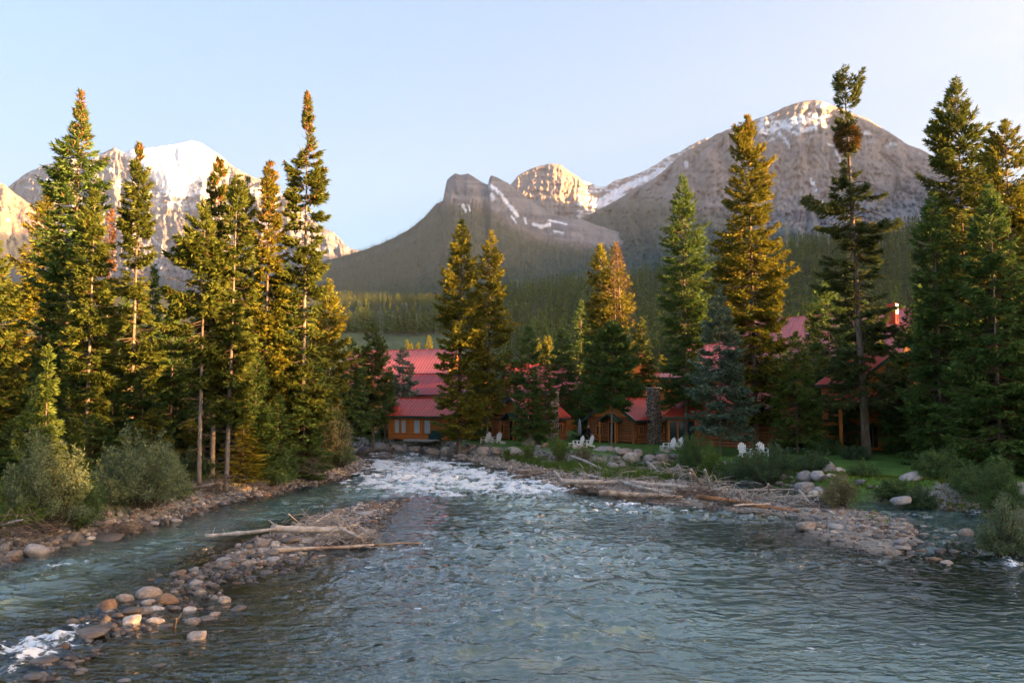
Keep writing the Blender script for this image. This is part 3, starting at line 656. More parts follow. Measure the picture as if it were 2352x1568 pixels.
def place_conifer(name, meshes, x, y, z, rz, label, cat, group=None, s=1.0, sz=None):
    t = empty(name, (x, y, z), rz); t.scale = (s, s, sz or s)
    link("trunk", meshes[0], t); link("crown", meshes[1], t)
    if meshes[2] is not None: kind(link("cones", meshes[2], t), "stuff")
    if meshes[3] is not None: kind(link("limbs", meshes[3], t), "stuff")
    tag(t, label, cat, group); return t
def hero(tx, ty, Y, prof, cby, label, seed, tone="mid", bx=None, name="spruce_tree", cat="tree", group=None, **k):
    """top at photograph position (tx,ty), standing at depth Y; prof: (photo y, half width in photo px); cby: photo y of the lowest branches"""
    top = P(tx, ty, Y); gx_ = top[0]; lean = 0.0
    if bx is not None:
        yb_ = 909 + 5 * F / Y; gx_ = P(bx, yb_, Y)[0]; lean = top[0] - gx_
    gz_ = max(ground_z(gx_, Y), 0.1)
    H = top[2] - gz_
    hz = lambda yq: (P(tx, yq, Y)[2] - gz_) / H
    pr = sorted([(hz(a), b * Y / F) for a, b in prof] + [(1.0, 0.08)])
    cb = max(0.02, hz(cby))
    ms = make_conifer(seed, H, pr, cb, tone, lean=lean, **k)
    return place_conifer(name, ms, gx_, Y, gz_, 0.0, label, cat, group)
LT = "spruces and pines on the left bank"; RT = "conifers around the lodge"
HEROES = [
 # left bank
 dict(tx=187, ty=203, Y=52, prof=[(300, 22), (360, 48), (440, 56), (560, 58), (700, 78), (880, 92), (1060, 88)], cby=1030, tone="dark", n=26000, cones=.22, gap=.28, label="tallest broad dark spruce at the left, brown cones on its pointed top"),
 dict(tx=108, ty=420, Y=62, prof=[(480, 22), (560, 50), (680, 84), (800, 88), (1000, 84)], cby=960, tone="gold", n=20000, gap=.3, label="sunlit golden green pine just left of the tallest left spruce"),
 dict(tx=219, ty=430, Y=47, prof=[(520, 26), (640, 38), (800, 52), (960, 50)], cby=960, tone="mid", n=14000, dead=25, gap=.25, trunk_hi=1, label="green spruce with a bare grey trunk, half in front of the tallest left spruce"),
 dict(tx=254, ty=473, Y=60, prof=[(500, 7), (600, 14), (760, 18), (900, 22)], cby=860, tone="dead", n=3500, gap=.4, dead=30, label="thin half dead brown spire between two tall left spruces"),
 dict(tx=322, ty=325, Y=54, prof=[(400, 22), (470, 34), (520, 36), (600, 38), (680, 32), (780, 58), (1000, 66)], cby=960, tone="mid", n=17000, gap=.42, rough=.3, cones=.1, label="slim open spruce standing against the snow covered mountain"),
 dict(tx=354, ty=604, Y=60, prof=[(680, 14), (800, 26), (960, 34)], cby=940, tone="dark", n=5500, gap=.2, label="small dark spire just right of the slim open spruce"),
 dict(tx=505, ty=360, Y=49, prof=[(440, 26), (520, 32), (640, 34), (760, 46), (900, 52)], cby=900, tone="mid", n=15000, bx=487, cones=.2, gap=.3, dead=30, trunk_hi=1, label="tall brown topped spruce, middle one of the three bare trunks"),
 dict(tx=472, ty=456, Y=46.5, prof=[(520, 22), (600, 62), (680, 66), (800, 62), (920, 40)], cby=880, tone="mid", n=13000, bx=457, gap=.42, dead=45, rough=.34, bias=(.35, math.pi), trunk_hi=1, label="pine with long branches reaching left, leftmost of the three bare trunks"),
 dict(tx=546, ty=397, Y=47.5, prof=[(460, 22), (560, 30), (700, 46), (840, 56), (1000, 52)], cby=960, tone="mid", n=15000, bx=520, gap=.3, dead=30, trunk_hi=1, label="green spruce on the rightmost of the three bare trunks"),
 dict(tx=568, ty=403, Y=58, prof=[(480, 20), (600, 30), (760, 40), (900, 44)], cby=900, tone="gold", n=11000, gap=.3, label="gold lit spruce just behind the three bare trunks"),
 dict(tx=620, ty=368, Y=56, prof=[(430, 22), (520, 32), (640, 42), (800, 46), (960, 42)], cby=940, tone="gold", n=15000, cones=.35, gap=.25, label="rusty topped spruce between the three bare trunks and the tall right spire"),
 dict(tx=708, ty=209, Y=57, prof=[(300, 20), (400, 34), (470, 46), (560, 40), (700, 46), (860, 62), (960, 68)], cby=950, tone="mid", n=22000, cones=.35, gap=.36, rough=.3, upt=.6, trunk_hi=1, label="tallest slender spire on the right edge of the left woods"),
 dict(tx=757, ty=637, Y=66, prof=[(720, 28), (800, 46), (920, 52), (990, 44)], cby=990, tone="gold", n=12000, gap=.2, label="shorter sunlit spruce right behind the tallest slender spire"),
 dict(tx=-8, ty=545, Y=47, prof=[(640, 34), (760, 60), (900, 80), (1060, 84)], cby=1040, tone="mid", n=15000, gap=.25, label="green spruce cut by the left edge of the photograph"),
 dict(tx=112, ty=788, Y=34, prof=[(830, 8), (880, 18), (940, 24), (1010, 32), (1100, 34)], cby=1050, tone="bright", n=5500, gap=.3, dead=12, leaf=.75, label="young bright yellow green spruce before the dark left woods"),
 dict(tx=173, ty=960, Y=36, prof=[(1000, 14), (1060, 28), (1110, 36)], cby=1110, tone="mid", n=4500, leaf=.7, label="small green spruce sapling right of the young bright spruce"),
 dict(tx=74, ty=885, Y=37, prof=[(930, 14), (1000, 28), (1100, 34)], cby=1100, tone="bright", n=4500, leaf=.7, label="small green sapling left of the young bright spruce"),
 dict(tx=400, ty=690, Y=56, prof=[(760, 26), (860, 48), (1000, 56)], cby=1000, tone="dark", n=9000, gap=.2, label="low dark spruce in the gap left of the three bare trunks"),
 dict(tx=640, ty=620, Y=57, prof=[(700, 30), (800, 46), (940, 58)], cby=960, tone="mid", n=10000, gap=.25, label="mid green spruce in front of the rusty topped spruce"),
 # by the lodge
 dict(tx=854, ty=741, Y=84, prof=[(790, 26), (860, 40), (960, 40)], cby=960, tone="mid", n=9000, bx=858, gap=.1, label="spruce with a sunlit tip left of the pink lodge roof"),
 dict(tx=887, ty=804, Y=90, prof=[(850, 12), (900, 20), (960, 24)], cby=950, tone="dark", n=3500, label="narrow dark spruce before the pink lodge roof"),
 dict(tx=926, ty=793, Y=98, prof=[(840, 22), (880, 36), (906, 40), (960, 38)], cby=950, tone="blue", n=7000, gap=.05, label="blue green spruce in front of the pink lodge roof"),
 dict(tx=808, ty=775, Y=76, prof=[(840, 26), (920, 40), (980, 44)], cby=985, tone="dark", n=7000, label="dark spruce left of the cabins at the river bend"),
 dict(tx=1060, ty=500, Y=80, prof=[(560, 22), (620, 40), (700, 52), (800, 48), (900, 48), (960, 58), (1000, 36)], cby=985, tone="gold", n=26000, bx=1054, gap=.26, rough=.28, rb=.27, label="tall gold topped spruce before the cabins, left of its pair"),
 dict(tx=1129, ty=526, Y=83, prof=[(590, 22), (660, 38), (740, 50), (860, 42), (940, 38)], cby=945, tone="gold", n=18000, bx=1117, gap=.28, rough=.3, label="tall gold topped spruce, right of the pair before the cabins"),
 dict(tx=1213, ty=738, Y=78, prof=[(800, 20), (880, 32), (960, 38), (1000, 40)], cby=995, tone="dark", n=8500, label="narrow dark spruce in front of the middle log cabin"),
 dict(tx=1252, ty=786, Y=80, prof=[(850, 14), (920, 22), (980, 24)], cby=985, tone="mid", n=4200, label="slim young spruce beside the cabin's grey chimney"),
 dict(tx=1291, ty=749, Y=93, prof=[(820, 26), (900, 34), (960, 34)], cby=950, tone="dark", n=7000, label="dark spruce behind and between the two log cabins"),
 dict(tx=1334, ty=684, Y=96, prof=[(730, 14), (800, 28), (900, 36)], cby=940, tone="dark", n=7500, label="dark spruce with a thin sunlit tip left of the orange pines"),
 dict(tx=1380, ty=556, Y=90, prof=[(610, 26), (700, 40), (780, 44), (900, 40)], cby=880, tone="gold", n=15000, gap=.22, label="orange lit spruce left of the reddish dead top"),
 dict(tx=1411, ty=552, Y=88, prof=[(620, 20), (680, 36), (760, 44), (860, 48)], cby=860, tone="gold", n=6500, gap=.35, trunk_hi=1, label="orange lit spruce with a reddish dead top"),
 dict(tx=1409, ty=735, Y=74, prof=[(780, 34), (840, 60), (900, 66), (925, 44)], cby=925, tone="dark", n=17000, bx=1404, gap=.15, trunk_hi=1, label="dark leafy spruce on twin bare trunks before the right log cabin"),
 dict(tx=1474, ty=728, Y=90, prof=[(780, 20), (850, 30), (920, 30)], cby=915, tone="mid", n=5500, label="small spruce with a sunlit top behind the stone chimney"),
 dict(tx=1568, ty=398, Y=78, prof=[(470, 28), (560, 48), (640, 54), (760, 58), (880, 56)], cby=915, tone="dark", n=22000, gap=.18, label="tall dark green spruce left of the big golden one"),
 dict(tx=1716, ty=262, Y=71, prof=[(330, 34), (410, 44), (520, 58), (620, 76), (740, 84), (880, 80), (960, 60)], cby=960, tone="gold", n=46000, bx=1738, cones=.16, gap=.2, rough=.26, label="big golden lit spruce with a brown pointed top"),
 dict(tx=1652, ty=660, Y=66, prof=[(700, 16), (760, 38), (840, 52), (940, 76), (985, 72)], cby=975, tone="blue", n=17000, bx=1655, leaf=.9, gap=.12, upt=.3, trunk_hi=1, label="silvery blue spruce in front of the big golden spruce"),
 dict(tx=1825, ty=757, Y=67, prof=[(820, 26), (880, 44), (960, 58), (1010, 62)], cby=1010, tone="bright", n=11000, leaf=.9, label="mid height bright green spruce with flat tiers behind the white chairs"),
 dict(tx=1900, ty=640, Y=80, prof=[(700, 36), (800, 60), (920, 56)], cby=940, tone="dark", n=12000, label="dark spruce behind the tall ragged spruce"),
 dict(tx=2196, ty=172, Y=59, prof=[(240, 26), (310, 52), (380, 70), (480, 72), (600, 78), (760, 82), (1000, 92)], cby=1040, tone="mid", n=42000, gap=.24, rough=.26, label="tall broad spruce with a pointed top, second from the right edge"),
 dict(tx=2142, ty=436, Y=56, prof=[(540, 36), (660, 54), (820, 64), (1000, 84)], cby=1040, tone="dark", n=20000, gap=.1, label="dark lower spruce leaning on the left of the tall broad right spruce"),
 dict(tx=2308, ty=276, Y=54, prof=[(310, 30), (360, 52), (440, 50), (560, 46), (700, 70), (900, 90)], cby=960, tone="gold", n=19000, gap=.42, rough=.32, label="open branched spruce near the right edge of the photograph"),
 dict(tx=2272, ty=420, Y=49, prof=[(500, 30), (620, 60), (760, 80), (900, 96), (1060, 104)], cby=1070, tone="dark", n=28000, gap=.1, label="dense dark spruce filling the right edge in front"),
 dict(tx=2400, ty=400, Y=50, prof=[(500, 40), (640, 70), (900, 90), (1060, 100)], cby=1060, tone="mid", n=16000, gap=.15, label="spruce cut by the right edge of the photograph"),
 dict(tx=2090, ty=700, Y=66, prof=[(780, 40), (880, 60), (1010, 66)], cby=1030, tone="dark", n=13000, label="low dark spruce in front of the orange cabin at the right"),
 dict(tx=1500, ty=640, Y=600, prof=[(660, 6)], cby=672, tone="dark", n=300, label="lone tall spruce tip standing on the wooded hill crest") if False else None,
]
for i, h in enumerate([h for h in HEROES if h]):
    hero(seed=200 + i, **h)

# the tall ragged spruce with a witches' broom and bare limbs
def ragged():
    Y = 63.0; top = P(1937, 152, Y); bxp = P(1991, 1040, Y); gz_ = ground_z(bxp[0], Y); H = top[2] - gz_; lean = top[0] - bxp[0]
    hz = lambda yq: (P(1937, yq, Y)[2] - gz_) / H; s = Y / F
    pr = sorted([(1.0, .1), (hz(175), 16 * s), (hz(215), 34 * s), (hz(260), 22 * s), (hz(300), 30 * s), (hz(340), 14 * s), (hz(400), 30 * s), (hz(480), 72 * s), (hz(560), 60 * s), (hz(620), 66 * s), (hz(760), 74 * s), (hz(900), 92 * s)])
    ms = make_conifer(901, H, pr, hz(905), "sparse", n=24000, gap=.38, rough=.42, lean=lean, rb=.34, nbr=4, step=.42, dead=0, trunk_hi=0, leaf=1.0)
    t = place_conifer("spruce_tree", ms, bxp[0], Y, gz_, 0, "tallest ragged spruce with bare limbs and a dense brown clump high on its trunk", "tree")
    rng = np.random.default_rng(5)
    m = 2600; c = P(1937, 315, Y); f_ = (c[2] - gz_) / H; cx_ = lean * f_ * H / H
    u = rng.normal(size=(m, 3)); u /= np.linalg.norm(u, axis=1, keepdims=True); r = rng.uniform(0.3, 1, (m, 1)) ** .5
    p = u * r * np.array([0.95, 0.9, 1.15]); p[:, 2] -= 0.15 * np.abs(p[:, 0]); p += [cx_, 0, c[2] - gz_]
    V, Fc = quads(p, u, rng.uniform(.2, .42, m), rng.uniform(.06, .11, m), rng, 0.2)
    cc = np.where(rng.uniform(size=(m, 1)) < .55, np.array([[0.20, 0.10, 0.035]]), np.array([[0.07, 0.085, 0.02]])) * rng.uniform(.6, 1.3, (m, 1))
    link("witches_broom", mesh("witches_broom", V, Fc, M["needle"], False, np.repeat(cc, 3, 0)), t)
    lm = MB()
    for k in range(46):
        z = rng.uniform(hz(700), hz(400)) * H; a = rng.uniform(0, 6.283); L_ = rng.uniform(1.0, 3.0); ax = lean * z / H
        d = np.array([math.cos(a), math.sin(a), 0]); pts = [np.array([ax, 0, z]) + d * L_ * q + [0, 0, L_ * (-.35 * q + .25 * math.sin(q * 3))] for q in (0, .25, .5, .75, 1)]
        lm.tube(pts, [.05, .04, .03, .02, .008], 4, False)
        for _ in range(5):
            q = rng.integers(1, 4); b = a + rng.choice([-1, 1]) * rng.uniform(.5, 1.2); e = pts[q] + np.array([math.cos(b), math.sin(b), rng.uniform(-.7, .2)]) * rng.uniform(.3, .9)
            lm.tube([pts[q], e], [.014, .004], 3, False)
    kind(link("bare_branches", lm.mesh("bare_branches", M["twig"]), t), "stuff")
ragged()

# a reddish dead leader beside the orange lit spruce, and the fallen-needle tuft in the left woods
def dead_top():
    Y = 87.6; a = P(1416, 556, Y); b = P(1432, 690, Y); rng = np.random.default_rng(8); lm = MB()
    base = np.array([b[0], b[1], ground_z(b[0], Y)]); H = a[2] - base[2]
    t = empty("dead_spruce_tree", tuple(base)); pts = [(0, 0, -.4), (-.2, 0, H * .5), (a[0] - b[0], 0, H)]
    link("trunk", MB().tube(pts, [.2, .14, .02], 8).mesh("trunk", M["bark_grey"], True), t)
    n = 2600; z = rng.uniform(.5, 1, n) ** .8 * H; w = np.interp(z / H, [.5, .8, 1], [1.9, 1.5, .1]); al = rng.uniform(0, 6.283, n); r = w * rng.uniform(.1, 1, n)
    ax = np.interp(z / H, [0, .5, 1], [0, -.2, a[0] - b[0]])
    p = np.stack([ax + np.cos(al) * r, np.sin(al) * r, z - .15 * r], 1); d = np.stack([np.cos(al), np.sin(al), rng.normal(.1, .4, n)], 1); d /= np.linalg.norm(d, axis=1, keepdims=True)
    V, Fc = quads(p, d, rng.uniform(.15, .4, n), rng.uniform(.03, .07, n), rng, .4)
    cc = np.array([0.24, 0.14, 0.065]) * rng.uniform(.6, 1.3, (n, 1))
    link("crown", mesh("crown", V, Fc, M["needle"], False, np.repeat(cc, 3, 0)), t)
    for _ in range(150):
        z = rng.uniform(.4, .97) * H; a_ = rng.uniform(0, 6.283); L_ = np.interp(z / H, [.4, .8, 1], [2.0, 1.5, .1]) * rng.uniform(.5, 1.1); ax = np.interp(z / H, [0, .5, 1], [0, -.2, a[0] - b[0]])
        lm.tube([(ax, 0, z), (ax + math.cos(a_) * L_, math.sin(a_) * L_, z - .1 * L_)], [.02, .006], 3, False)
    kind(link("limbs", lm.mesh("limbs", M["twig"]), t), "stuff")
    tag(t, "bare reddish dead spruce rising beside the orange lit spruces", "tree")
dead_top()

# fillers: the thicket between and behind, copies of four trees
PROT = [make_conifer(70, 14, [(0, 2.0), (.3, 2.2), (.7, 1.2), (1, .1)], .04, "dark", n=9000, gap=.1, leaf=1.1),
        make_conifer(71, 14, [(0, 1.6), (.4, 1.8), (.75, .9), (1, .1)], .10, "mid", n=8000, gap=.2, leaf=1.1, dead=20),
        make_conifer(72, 14, [(0, 1.2), (.4, 1.4), (.8, .7), (1, .1)], .06, "dark", n=7000, gap=.15, leaf=1.1),
        make_conifer(73, 14, [(0, 2.2), (.3, 2.0), (.7, 1.1), (1, .1)], .05, "gold", n=8500, gap=.2, leaf=1.1)]
def filler(tx, ty, Y, k, label, group, seed=0):
    top = P(tx, ty, Y); gz_ = max(ground_z(top[0], Y), .1); H = top[2] - gz_
    place_conifer("spruce_tree", PROT[k], top[0], Y, gz_, seed * 1.7, label, "tree", group, s=0.55 + 0.45 * H / 14, sz=H / 14)
LA = [(-60, "cut by the left edge of the photograph"), (50, "beside the young bright spruce"), (150, "behind the tallest broad left spruce"), (240, "behind the thin half dead spire"), (320, "around the slim open spruce"), (400, "in the gap left of the three bare trunks"), (480, "behind the three bare trunks"), (570, "right of the three bare trunks"), (650, "round the rusty topped spruce"), (725, "under the tallest slender spire"), (810, "by the river bend")]
RA = [(1120, "behind the twin gold topped spruces"), (1170, "left of the narrow spruce at the cabin"), (1380, "behind the orange lit spruces"), (1560, "by the tall dark green spruce"), (1620, "behind the blue spruce"), (1770, "under the big golden spruce"), (1880, "left of the ragged spruce"), (1960, "behind the ragged spruce"), (2040, "right of the ragged spruce"), (2130, "left of the tall broad right spruce"), (2220, "beneath the tall broad right spruce"), (2300, "under the open branched right spruce"), (2380, "at the right edge behind the dense spruce")]
near_ = lambda x, A: min(A, key=lambda a: abs(a[0] - x))[1]
hgt = lambda y: "tall" if y < 660 else ("mid height" if y < 780 else "low")
fl = [(20, 640, 62), (60, 700, 70), (150, 560, 66), (180, 640, 72), (250, 700, 74), (290, 660, 70), (300, 760, 60), (380, 770, 74), (345, 740, 80), (430, 740, 66), (450, 700, 78), (480, 760, 84), (540, 680, 66), (590, 640, 72), (600, 720, 60), (660, 600, 74), (690, 680, 80), (730, 700, 74), (30, 820, 54), (-40, 700, 60), (130, 760, 58), (240, 820, 52), (330, 850, 50), (590, 800, 52), (660, 780, 58), (720, 800, 62), (790, 800, 88), (560, 850, 70), (410, 860, 64), (260, 900, 49), (350, 935, 48), (440, 960, 52), (590, 930, 52), (640, 900, 53), (700, 880, 56), (310, 965, 47), (560, 960, 50), (750, 900, 62), (150, 980, 46), (215, 950, 45), (30, 960, 44), (480, 930, 55),
      (835, 800, 96), (0, 780, 58), (90, 800, 62), (180, 800, 60), (215, 860, 60), (370, 830, 70), (470, 850, 72), (640, 860, 66), (755, 860, 72), (-60, 600, 66), (-110, 560, 58), (-180, 500, 62), (-90, 780, 50), (280, 900, 56), (520, 900, 60)]
for j, (x, y, Y) in enumerate(fl):
    filler(x, y, Y, [0, 1, 0, 2, 0][j % 5] if (j * 7) % 6 else 3, hgt(y) + " green thicket spruce " + near_(x, LA), hgt(y) + " thicket spruces " + near_(x, LA), j)
fr_l = [(1960, 600, 92), (2110, 640, 80), (2010, 700, 90), (2250, 620, 70), (2330, 600, 66), (2380, 640, 60), (1860, 700, 96), (1790, 760, 86), (1600, 780, 92), (1540, 830, 100), (1170, 800, 92), (1100, 820, 96), (1440, 800, 94), (2130, 760, 72), (2200, 800, 60), (2300, 800, 58), (1950, 820, 84), (2160, 880, 62), (2250, 900, 56), (2340, 860, 54), (2480, 560, 56), (2560, 600, 50), (2440, 700, 60), (1355, 820, 90), (1940, 770, 70), (2050, 800, 68), (2160, 985, 60), (2250, 1000, 56), (2325, 1000, 53), (2085, 985, 62), (2200, 960, 62), (2290, 940, 60), (1750, 800, 80)]
for j, (x, y, Y) in enumerate(fr_l):
    filler(x, y, Y, [0, 2, 1, 0][j % 4], hgt(y) + " dark thicket spruce " + near_(x, RA), hgt(y) + " thicket spruces " + near_(x, RA), j + 3)

# ------------------------------------------------------------------ far woods: one mass each, every tree an instance
FT = 0.85
pc = bpy.data.collections.new("far_tree_kinds")      # not linked: only instanced
def far_tree(seed, H, w, n, tone, trunk=True):
    rng = np.random.default_rng(seed); t = rng.uniform(0, 1, n) ** .8; z = H * (0.12 + .88 * t)
    al = rng.uniform(0, 6.283, n); r = w * (1 - t) ** .8 * rng.uniform(.2, 1, n) + .05
    p = np.stack([np.cos(al) * r * .5, np.sin(al) * r * .5, z], 1); d = np.stack([np.cos(al), np.sin(al), np.where(t > .85, 1.2, -.25) + rng.normal(0, .15, n)], 1); d /= np.linalg.norm(d, axis=1, keepdims=True)
    V, Fc = quads(p, d, .5 * w * (1 - t) + .35 * w / 2 + .2, np.full(n, .34 * w) * (1.1 - t * .7), rng, .7)
    a, b = TONES[tone]; m = rng.uniform(0, 1, (n, 1)); c = np.repeat((np.array(a) * (1 - m) + np.array(b) * m) * FT, 3, 0)
    if trunk:
        tv, tf = [], []
        mb = MB().tube([(0, 0, -1), (0, 0, H * .5), (0, 0, H)], [.16, .1, .02], 4, False); tv = np.vstack(mb.v); tf = np.array(mb.f) + len(V)
        V = np.vstack([V, tv]); Fc = [Fc, tf]; c = np.vstack([c, np.tile([0.13, 0.10, 0.08], (len(tv), 1))])
    o = bpy.data.objects.new("far_tree", mesh("far_tree", V, Fc, M["needle"], False, c)); pc.objects.link(o)
for s_, (w_, n_, tn) in enumerate([(2.3, 150, "mid"), (1.9, 130, "dark"), (2.1, 150, "bright"), (1.6, 110, "mid")]): far_tree(s_, 16, w_, n_, tn)
pc2 = bpy.data.collections.new("slope_tree_kinds")
_keep = pc; pc = pc2; FT = 0.5
for s_, (w_, n_, tn) in enumerate([(3.2, 26, "dark"), (2.8, 22, "mid"), (3.0, 24, "dark")]): far_tree(s_ + 10, 17, w_, n_, tn, False)
pc = _keep
def scatter(name, pts, scale, collection, nk, seed):
    rng = np.random.default_rng(seed); n = len(pts)
    me = bpy.data.meshes.new(name); me.vertices.add(n); me.vertices.foreach_set("co", np.asarray(pts, np.float32).ravel())
    for k, v in (("sc", scale), ("rz", rng.uniform(0, 6.28, n))):
        a = me.attributes.new(k, 'FLOAT', 'POINT'); a.data.foreach_set("value", np.asarray(v, np.float32))
    a = me.attributes.new("ix", 'INT', 'POINT'); a.data.foreach_set("value", rng.integers(0, nk, n).astype(np.int32))
    o = link(name, me); kind(o, "stuff")
    ng = bpy.data.node_groups.new(name + "_nodes", 'GeometryNodeTree')
    ng.interface.new_socket("Geometry", in_out='INPUT', socket_type='NodeSocketGeometry'); ng.interface.new_socket("Geometry", in_out='OUTPUT', socket_type='NodeSocketGeometry')
    N = ng.nodes; L = ng.links; gi = N.new("NodeGroupInput"); go = N.new("NodeGroupOutput")
    mp = N.new("GeometryNodeMeshToPoints"); ip = N.new("GeometryNodeInstanceOnPoints"); ci = N.new("GeometryNodeCollectionInfo")
    ci.inputs["Collection"].default_value = collection; ci.inputs["Separate Children"].default_value = True; ci.inputs["Reset Children"].default_value = True
    def att(nm, ty):
        q = N.new("GeometryNodeInputNamedAttribute"); q.data_type = ty; q.inputs["Name"].default_value = nm; return q.outputs[0]
    L.new(gi.outputs[0], mp.inputs[0]); L.new(mp.outputs[0], ip.inputs["Points"]); L.new(ci.outputs[0], ip.inputs["Instance"]); ip.inputs["Pick Instance"].default_value = True
    L.new(att("ix", 'INT'), ip.inputs["Instance Index"])
    cx = N.new("ShaderNodeCombineXYZ"); L.new(att("rz", 'FLOAT'), cx.inputs[2]); er = N.new("FunctionNodeEulerToRotation"); L.new(cx.outputs[0], er.inputs[0]); L.new(er.outputs[0], ip.inputs["Rotation"])
    L.new(att("sc", 'FLOAT'), ip.inputs["Scale"]); L.new(ip.outputs[0], go.inputs[0])
    md = o.modifiers.new("trees", 'NODES'); md.node_group = ng
    return o
rng = np.random.default_rng(3)
def hill_pts(n, f):
    xq = rng.uniform(720, 2560, n); r = np.exp(rng.uniform(np.log(160), np.log(1500), n)); a, c = ray(xq, 909); a = (xq - CX) / F / 0.997
    y = r / np.sqrt(1 + a * a); x = a * y; ok = f(xq, r, x, y); x, y = x[ok], y[ok]
    return np.stack([x, y, height(x, y) - .2], 1), ok, xq[ok], r[ok]
edge = lambda xq: 1090 + 30 * np.sin(xq * .05)
p, _, xx, r_ = hill_pts(26000, lambda q, r, x, y: (q > 1120) & (r > np.where(q < 1700, 300, 190)) & (r < 1010) & (fbm(x / 40, y / 40, 0, 301, 2) > -.62) & (rng.uniform(size=len(q)) < np.clip((r / 900) ** 1.0, .12, 1) * .8))
scatter("hillside_forest", p, rng.uniform(.75, 1.6, len(p)), pc, 4, 1)
p, _, xx, r_ = hill_pts(30000, lambda q, r, x, y: (q < 1130) & (((r > 440) & (r < 640)) | (r > 1080)) & (rng.uniform(size=len(q)) < np.clip(r / 1300, .3, .9)))
scatter("valley_forest", p, rng.uniform(.75, 1.2, len(p)), pc, 4, 2)
# a few sunlit treetops behind the lodge roofs
for j, (x, y, Y, k) in enumerate([(960, 784, 150, 3), (985, 768, 148, 3), (935, 778, 155, 3), (945, 786, 152, 3), (1252, 770, 150, 3), (1262, 768, 156, 3), (1237, 775, 152, 3), (1520, 812, 140, 3), (1530, 822, 140, 3)]):
    filler(x, y, Y, k, "small gold lit treetop showing above the lodge roofs", "sunlit treetops above the lodge roofs", j)

def slope_pts(n, U, YQ, p, f, seed):
    rg = np.random.default_rng(seed); nr, nc = U.shape
    i = rg.integers(1, nr - 1, n); j = rg.integers(1, nc - 1, n)
    w = np.clip(1 - (i / nr) * .3, 0, 1)
    ok = f(U[i, j], YQ[i, j], rg.uniform(size=n)); i, j = i[ok], j[ok]
    fi, fj = rg.uniform(0, 1, len(i)), rg.uniform(0, 1, len(i)); pts = []
    for k in range(3):
        A_ = p[k]; v = A_[i, j] * (1 - fi) * (1 - fj) + A_[i + 1, j] * fi * (1 - fj) + A_[i, j + 1] * (1 - fi) * fj + A_[i + 1, j + 1] * fi * fj; pts.append(v)
    return np.stack(pts, 1) - [0, 0, 1]
q = slope_pts(44000, UU2, YY2, PP2, lambda u, y, r: (y > treeline2(u) + 6 + 20 * fbm(u / 18, y / 14, 0, 151, 3)) & (u < 1420) & (r < .95), 1)
scatter("mountain_slope_forest", q, rng.uniform(.9, 1.7, len(q)), pc2, 3, 3)
q = slope_pts(52000, UU5, YY5, PP5, lambda u, y, r: (y > treeline5(u) + 10 + 34 * fbm(u / 25, y / 18, 0, 161, 3)) & (u < 2400) & (r < .95), 2)
scatter("mountain_foot_forest", q, rng.uniform(.8, 1.6, len(q)), pc2, 3, 4)

rg = np.random.default_rng(13); n = 1700; x = rg.uniform(70, 118, n); y = rg.uniform(-420, 108, n); ok = x > 0.70 * y + 30; x, y = x[ok], y[ok]
scatter("woods_along_the_river", np.stack([x, y, height(x, y) - .3], 1), rg.uniform(1.0, 1.3, len(x)) * SHADE_H, pc, 4, 6)
# woods on our own side of the river, to the right and behind: they cast the evening shade
rg = np.random.default_rng(12)
n = 5200; x = rg.uniform(72, 330, n); y = rg.uniform(-420, 260, n); ok = (x > 72) & (x > 0.70 * y + 30)
x, y = x[ok], y[ok]; pts = np.stack([x, y, height(x, y) - .3], 1)
scatter("woods_beside_the_river", pts, (rg.uniform(.95, 1.35, len(x)) * SHADE_H), pc, 4, 5)
# ------------------------------------------------------------------ stones
def rock_mesh(name, seed, flat=0.75, ang=0.0, sub=3):
    bm = bmesh.new(); bmesh.ops.create_icosphere(bm, subdivisions=sub, radius=1.0)
    v = np.array([w.co[:] for w in bm.verts]); rg = np.random.default_rng(seed)
    n = v / np.linalg.norm(v, axis=1, keepdims=True)
    o = seed * 3.7
    r = 1 + 0.24 * noise(n[:, 0] * 1.1 + o, n[:, 1] * 1.1, n[:, 2] * 1.1, seed) + 0.07 * fbm(n[:, 0] * 2.6 + o, n[:, 1] * 2.6, n[:, 2] * 2.6, seed + 1, 3)
    # planed faces
    for _ in range(int(3 + ang * 9)):
        d = rg.normal(size=3); d /= np.linalg.norm(d); lim = rg.uniform(.72, .95) - .12 * ang
        q = (n * r[:, None]) @ d; k = q > lim
        f = np.where(k, (lim + (q - lim) * .15) / np.maximum(q, 1e-6), 1.0); r = r * f
    v = n * r[:, None]; v[:, 2] *= flat
    ext = np.abs(v).max(0); v /= np.array([ext[0], ext[0], ext[0]])
    for w, c in zip(bm.verts, v): w.co = c
    for f in bm.faces: f.smooth = True
    me = bpy.data.meshes.new(name); bm.to_mesh(me); bm.free(); return me
RND = [rock_mesh("stone", 500 + i, flat=.62 + .05 * (i % 4), ang=.1, sub=2) for i in range(8)]
ANG = [rock_mesh("boulder", 600 + i, flat=.75 + .06 * (i % 3), ang=.8, sub=3) for i in range(6)]
_variants = {}
def rock_data(base, mk):
    k = (base.name, mk)
    if k not in _variants:
        me = base.copy(); me.materials.clear(); me.materials.append(M[mk]); _variants[k] = me
    return _variants[k]
TN = {"t": "rock_tan", "g": "rock_grey", "d": "rock_dark", "w": "rock_pale", "o": "rock_rust"}
TW = {"t": "tan", "g": "grey", "d": "dark wet", "w": "pale", "o": "rusty brown"}
